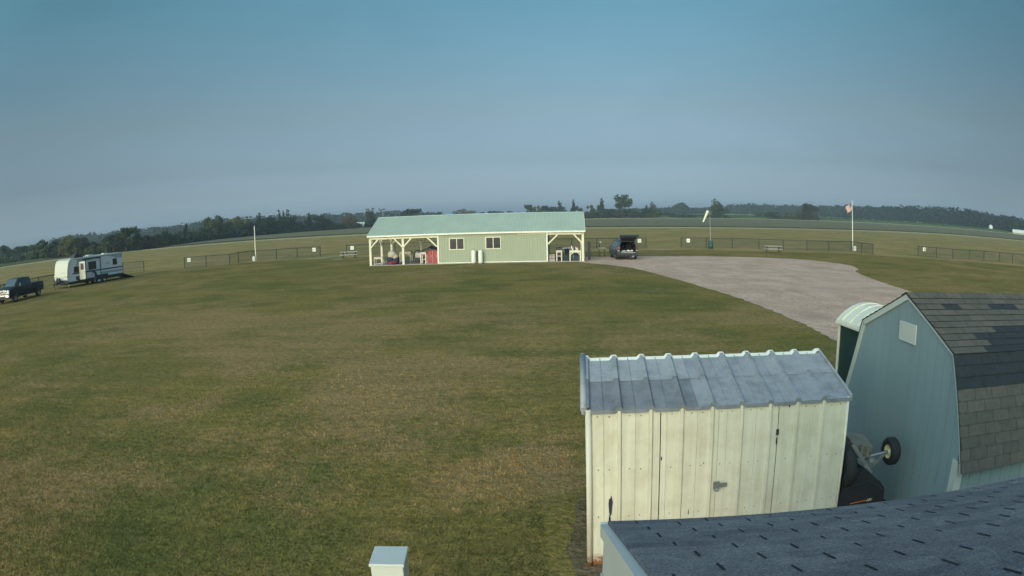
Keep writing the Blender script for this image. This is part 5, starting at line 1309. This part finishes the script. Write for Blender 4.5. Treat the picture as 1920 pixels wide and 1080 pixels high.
dt = nt.nodes.new('ShaderNodeVectorMath'); dt.operation = 'DOT_PRODUCT'; nt.links.new(nv_.outputs[0], dt.inputs[0]); dt.inputs[1].default_value = tuple(sd)
mr = nt.nodes.new('ShaderNodeMapRange'); mr.interpolation_type = 'SMOOTHSTEP'; nt.links.new(dt.outputs['Value'], mr.inputs[0])
mr.inputs[1].default_value = -.40; mr.inputs[2].default_value = .55; mr.inputs[3].default_value = EASTK; mr.inputs[4].default_value = WESTK
# thin cirrus wisps
mpc = nt.nodes.new('ShaderNodeMapping'); nt.links.new(nv_.outputs[0], mpc.inputs[0]); mpc.inputs['Scale'].default_value = (1.0, 1.0, 3.2)
cl = ramp_noise(nt, mpc.outputs[0], 2.6, [(.42, (.985,.99,.99)), (.72, (1.05,1.05,1.045))], 5, .55, .8)
m1 = mixc(nt, sky.outputs[0], elev, 1.0, 'MULTIPLY'); m2 = mixc(nt, m1, cl, 1.0, 'MULTIPLY')
mrx = nt.nodes.new('ShaderNodeMapRange'); mrx.interpolation_type = 'SMOOTHSTEP'; nt.links.new(sp.outputs['X'], mrx.inputs[0]); mrx.inputs[1].default_value = .1; mrx.inputs[2].default_value = .9; mrx.inputs[3].default_value = 1; mrx.inputs[4].default_value = .56
mm_ = nt.nodes.new('ShaderNodeMath'); mm_.operation = 'MULTIPLY'; nt.links.new(mr.outputs[0], mm_.inputs[0]); nt.links.new(mrx.outputs[0], mm_.inputs[1])
sc_ = nt.nodes.new('ShaderNodeVectorMath'); sc_.operation = 'SCALE'; nt.links.new(m2, sc_.inputs[0]); nt.links.new(mm_.outputs[0], sc_.inputs['Scale'])
nt.links.new(sc_.outputs[0], bg.inputs[0]); bg.inputs[1].default_value = SKY_E
scene.view_settings.view_transform = 'Standard'; scene.view_settings.look = 'None'; scene.view_settings.exposure = EXPO; scene.view_settings.gamma = 1
scene.view_settings.use_curve_mapping = False

m = MB(); m.box(-1300, 1300, -400, 1700, -1.0, 45)
hz = m.build('haze', None, norm=True); hz.data.materials.clear()
hm = bpy.data.materials.new('haze_air'); hm.use_nodes = True; n_ = hm.node_tree; n_.nodes.clear(); ou = n_.nodes.new('ShaderNodeOutputMaterial'); pv = n_.nodes.new('ShaderNodeVolumePrincipled')
pv.inputs['Color'].default_value = (.68,.84,1.0,1); pv.inputs['Density'].default_value = HAZE; pv.inputs['Anisotropy'].default_value = .1
n_.links.new(pv.outputs[0], ou.inputs['Volume']); hz.data.materials.append(hm); kind(hz, 'stuff')
hz['label'] = 'thin pale summer haze filling the air over the fields'; hz['category'] = 'haze'
scene.cycles.volume_bounces = 1; scene.cycles.max_bounces = 6; scene.cycles.use_denoising = True
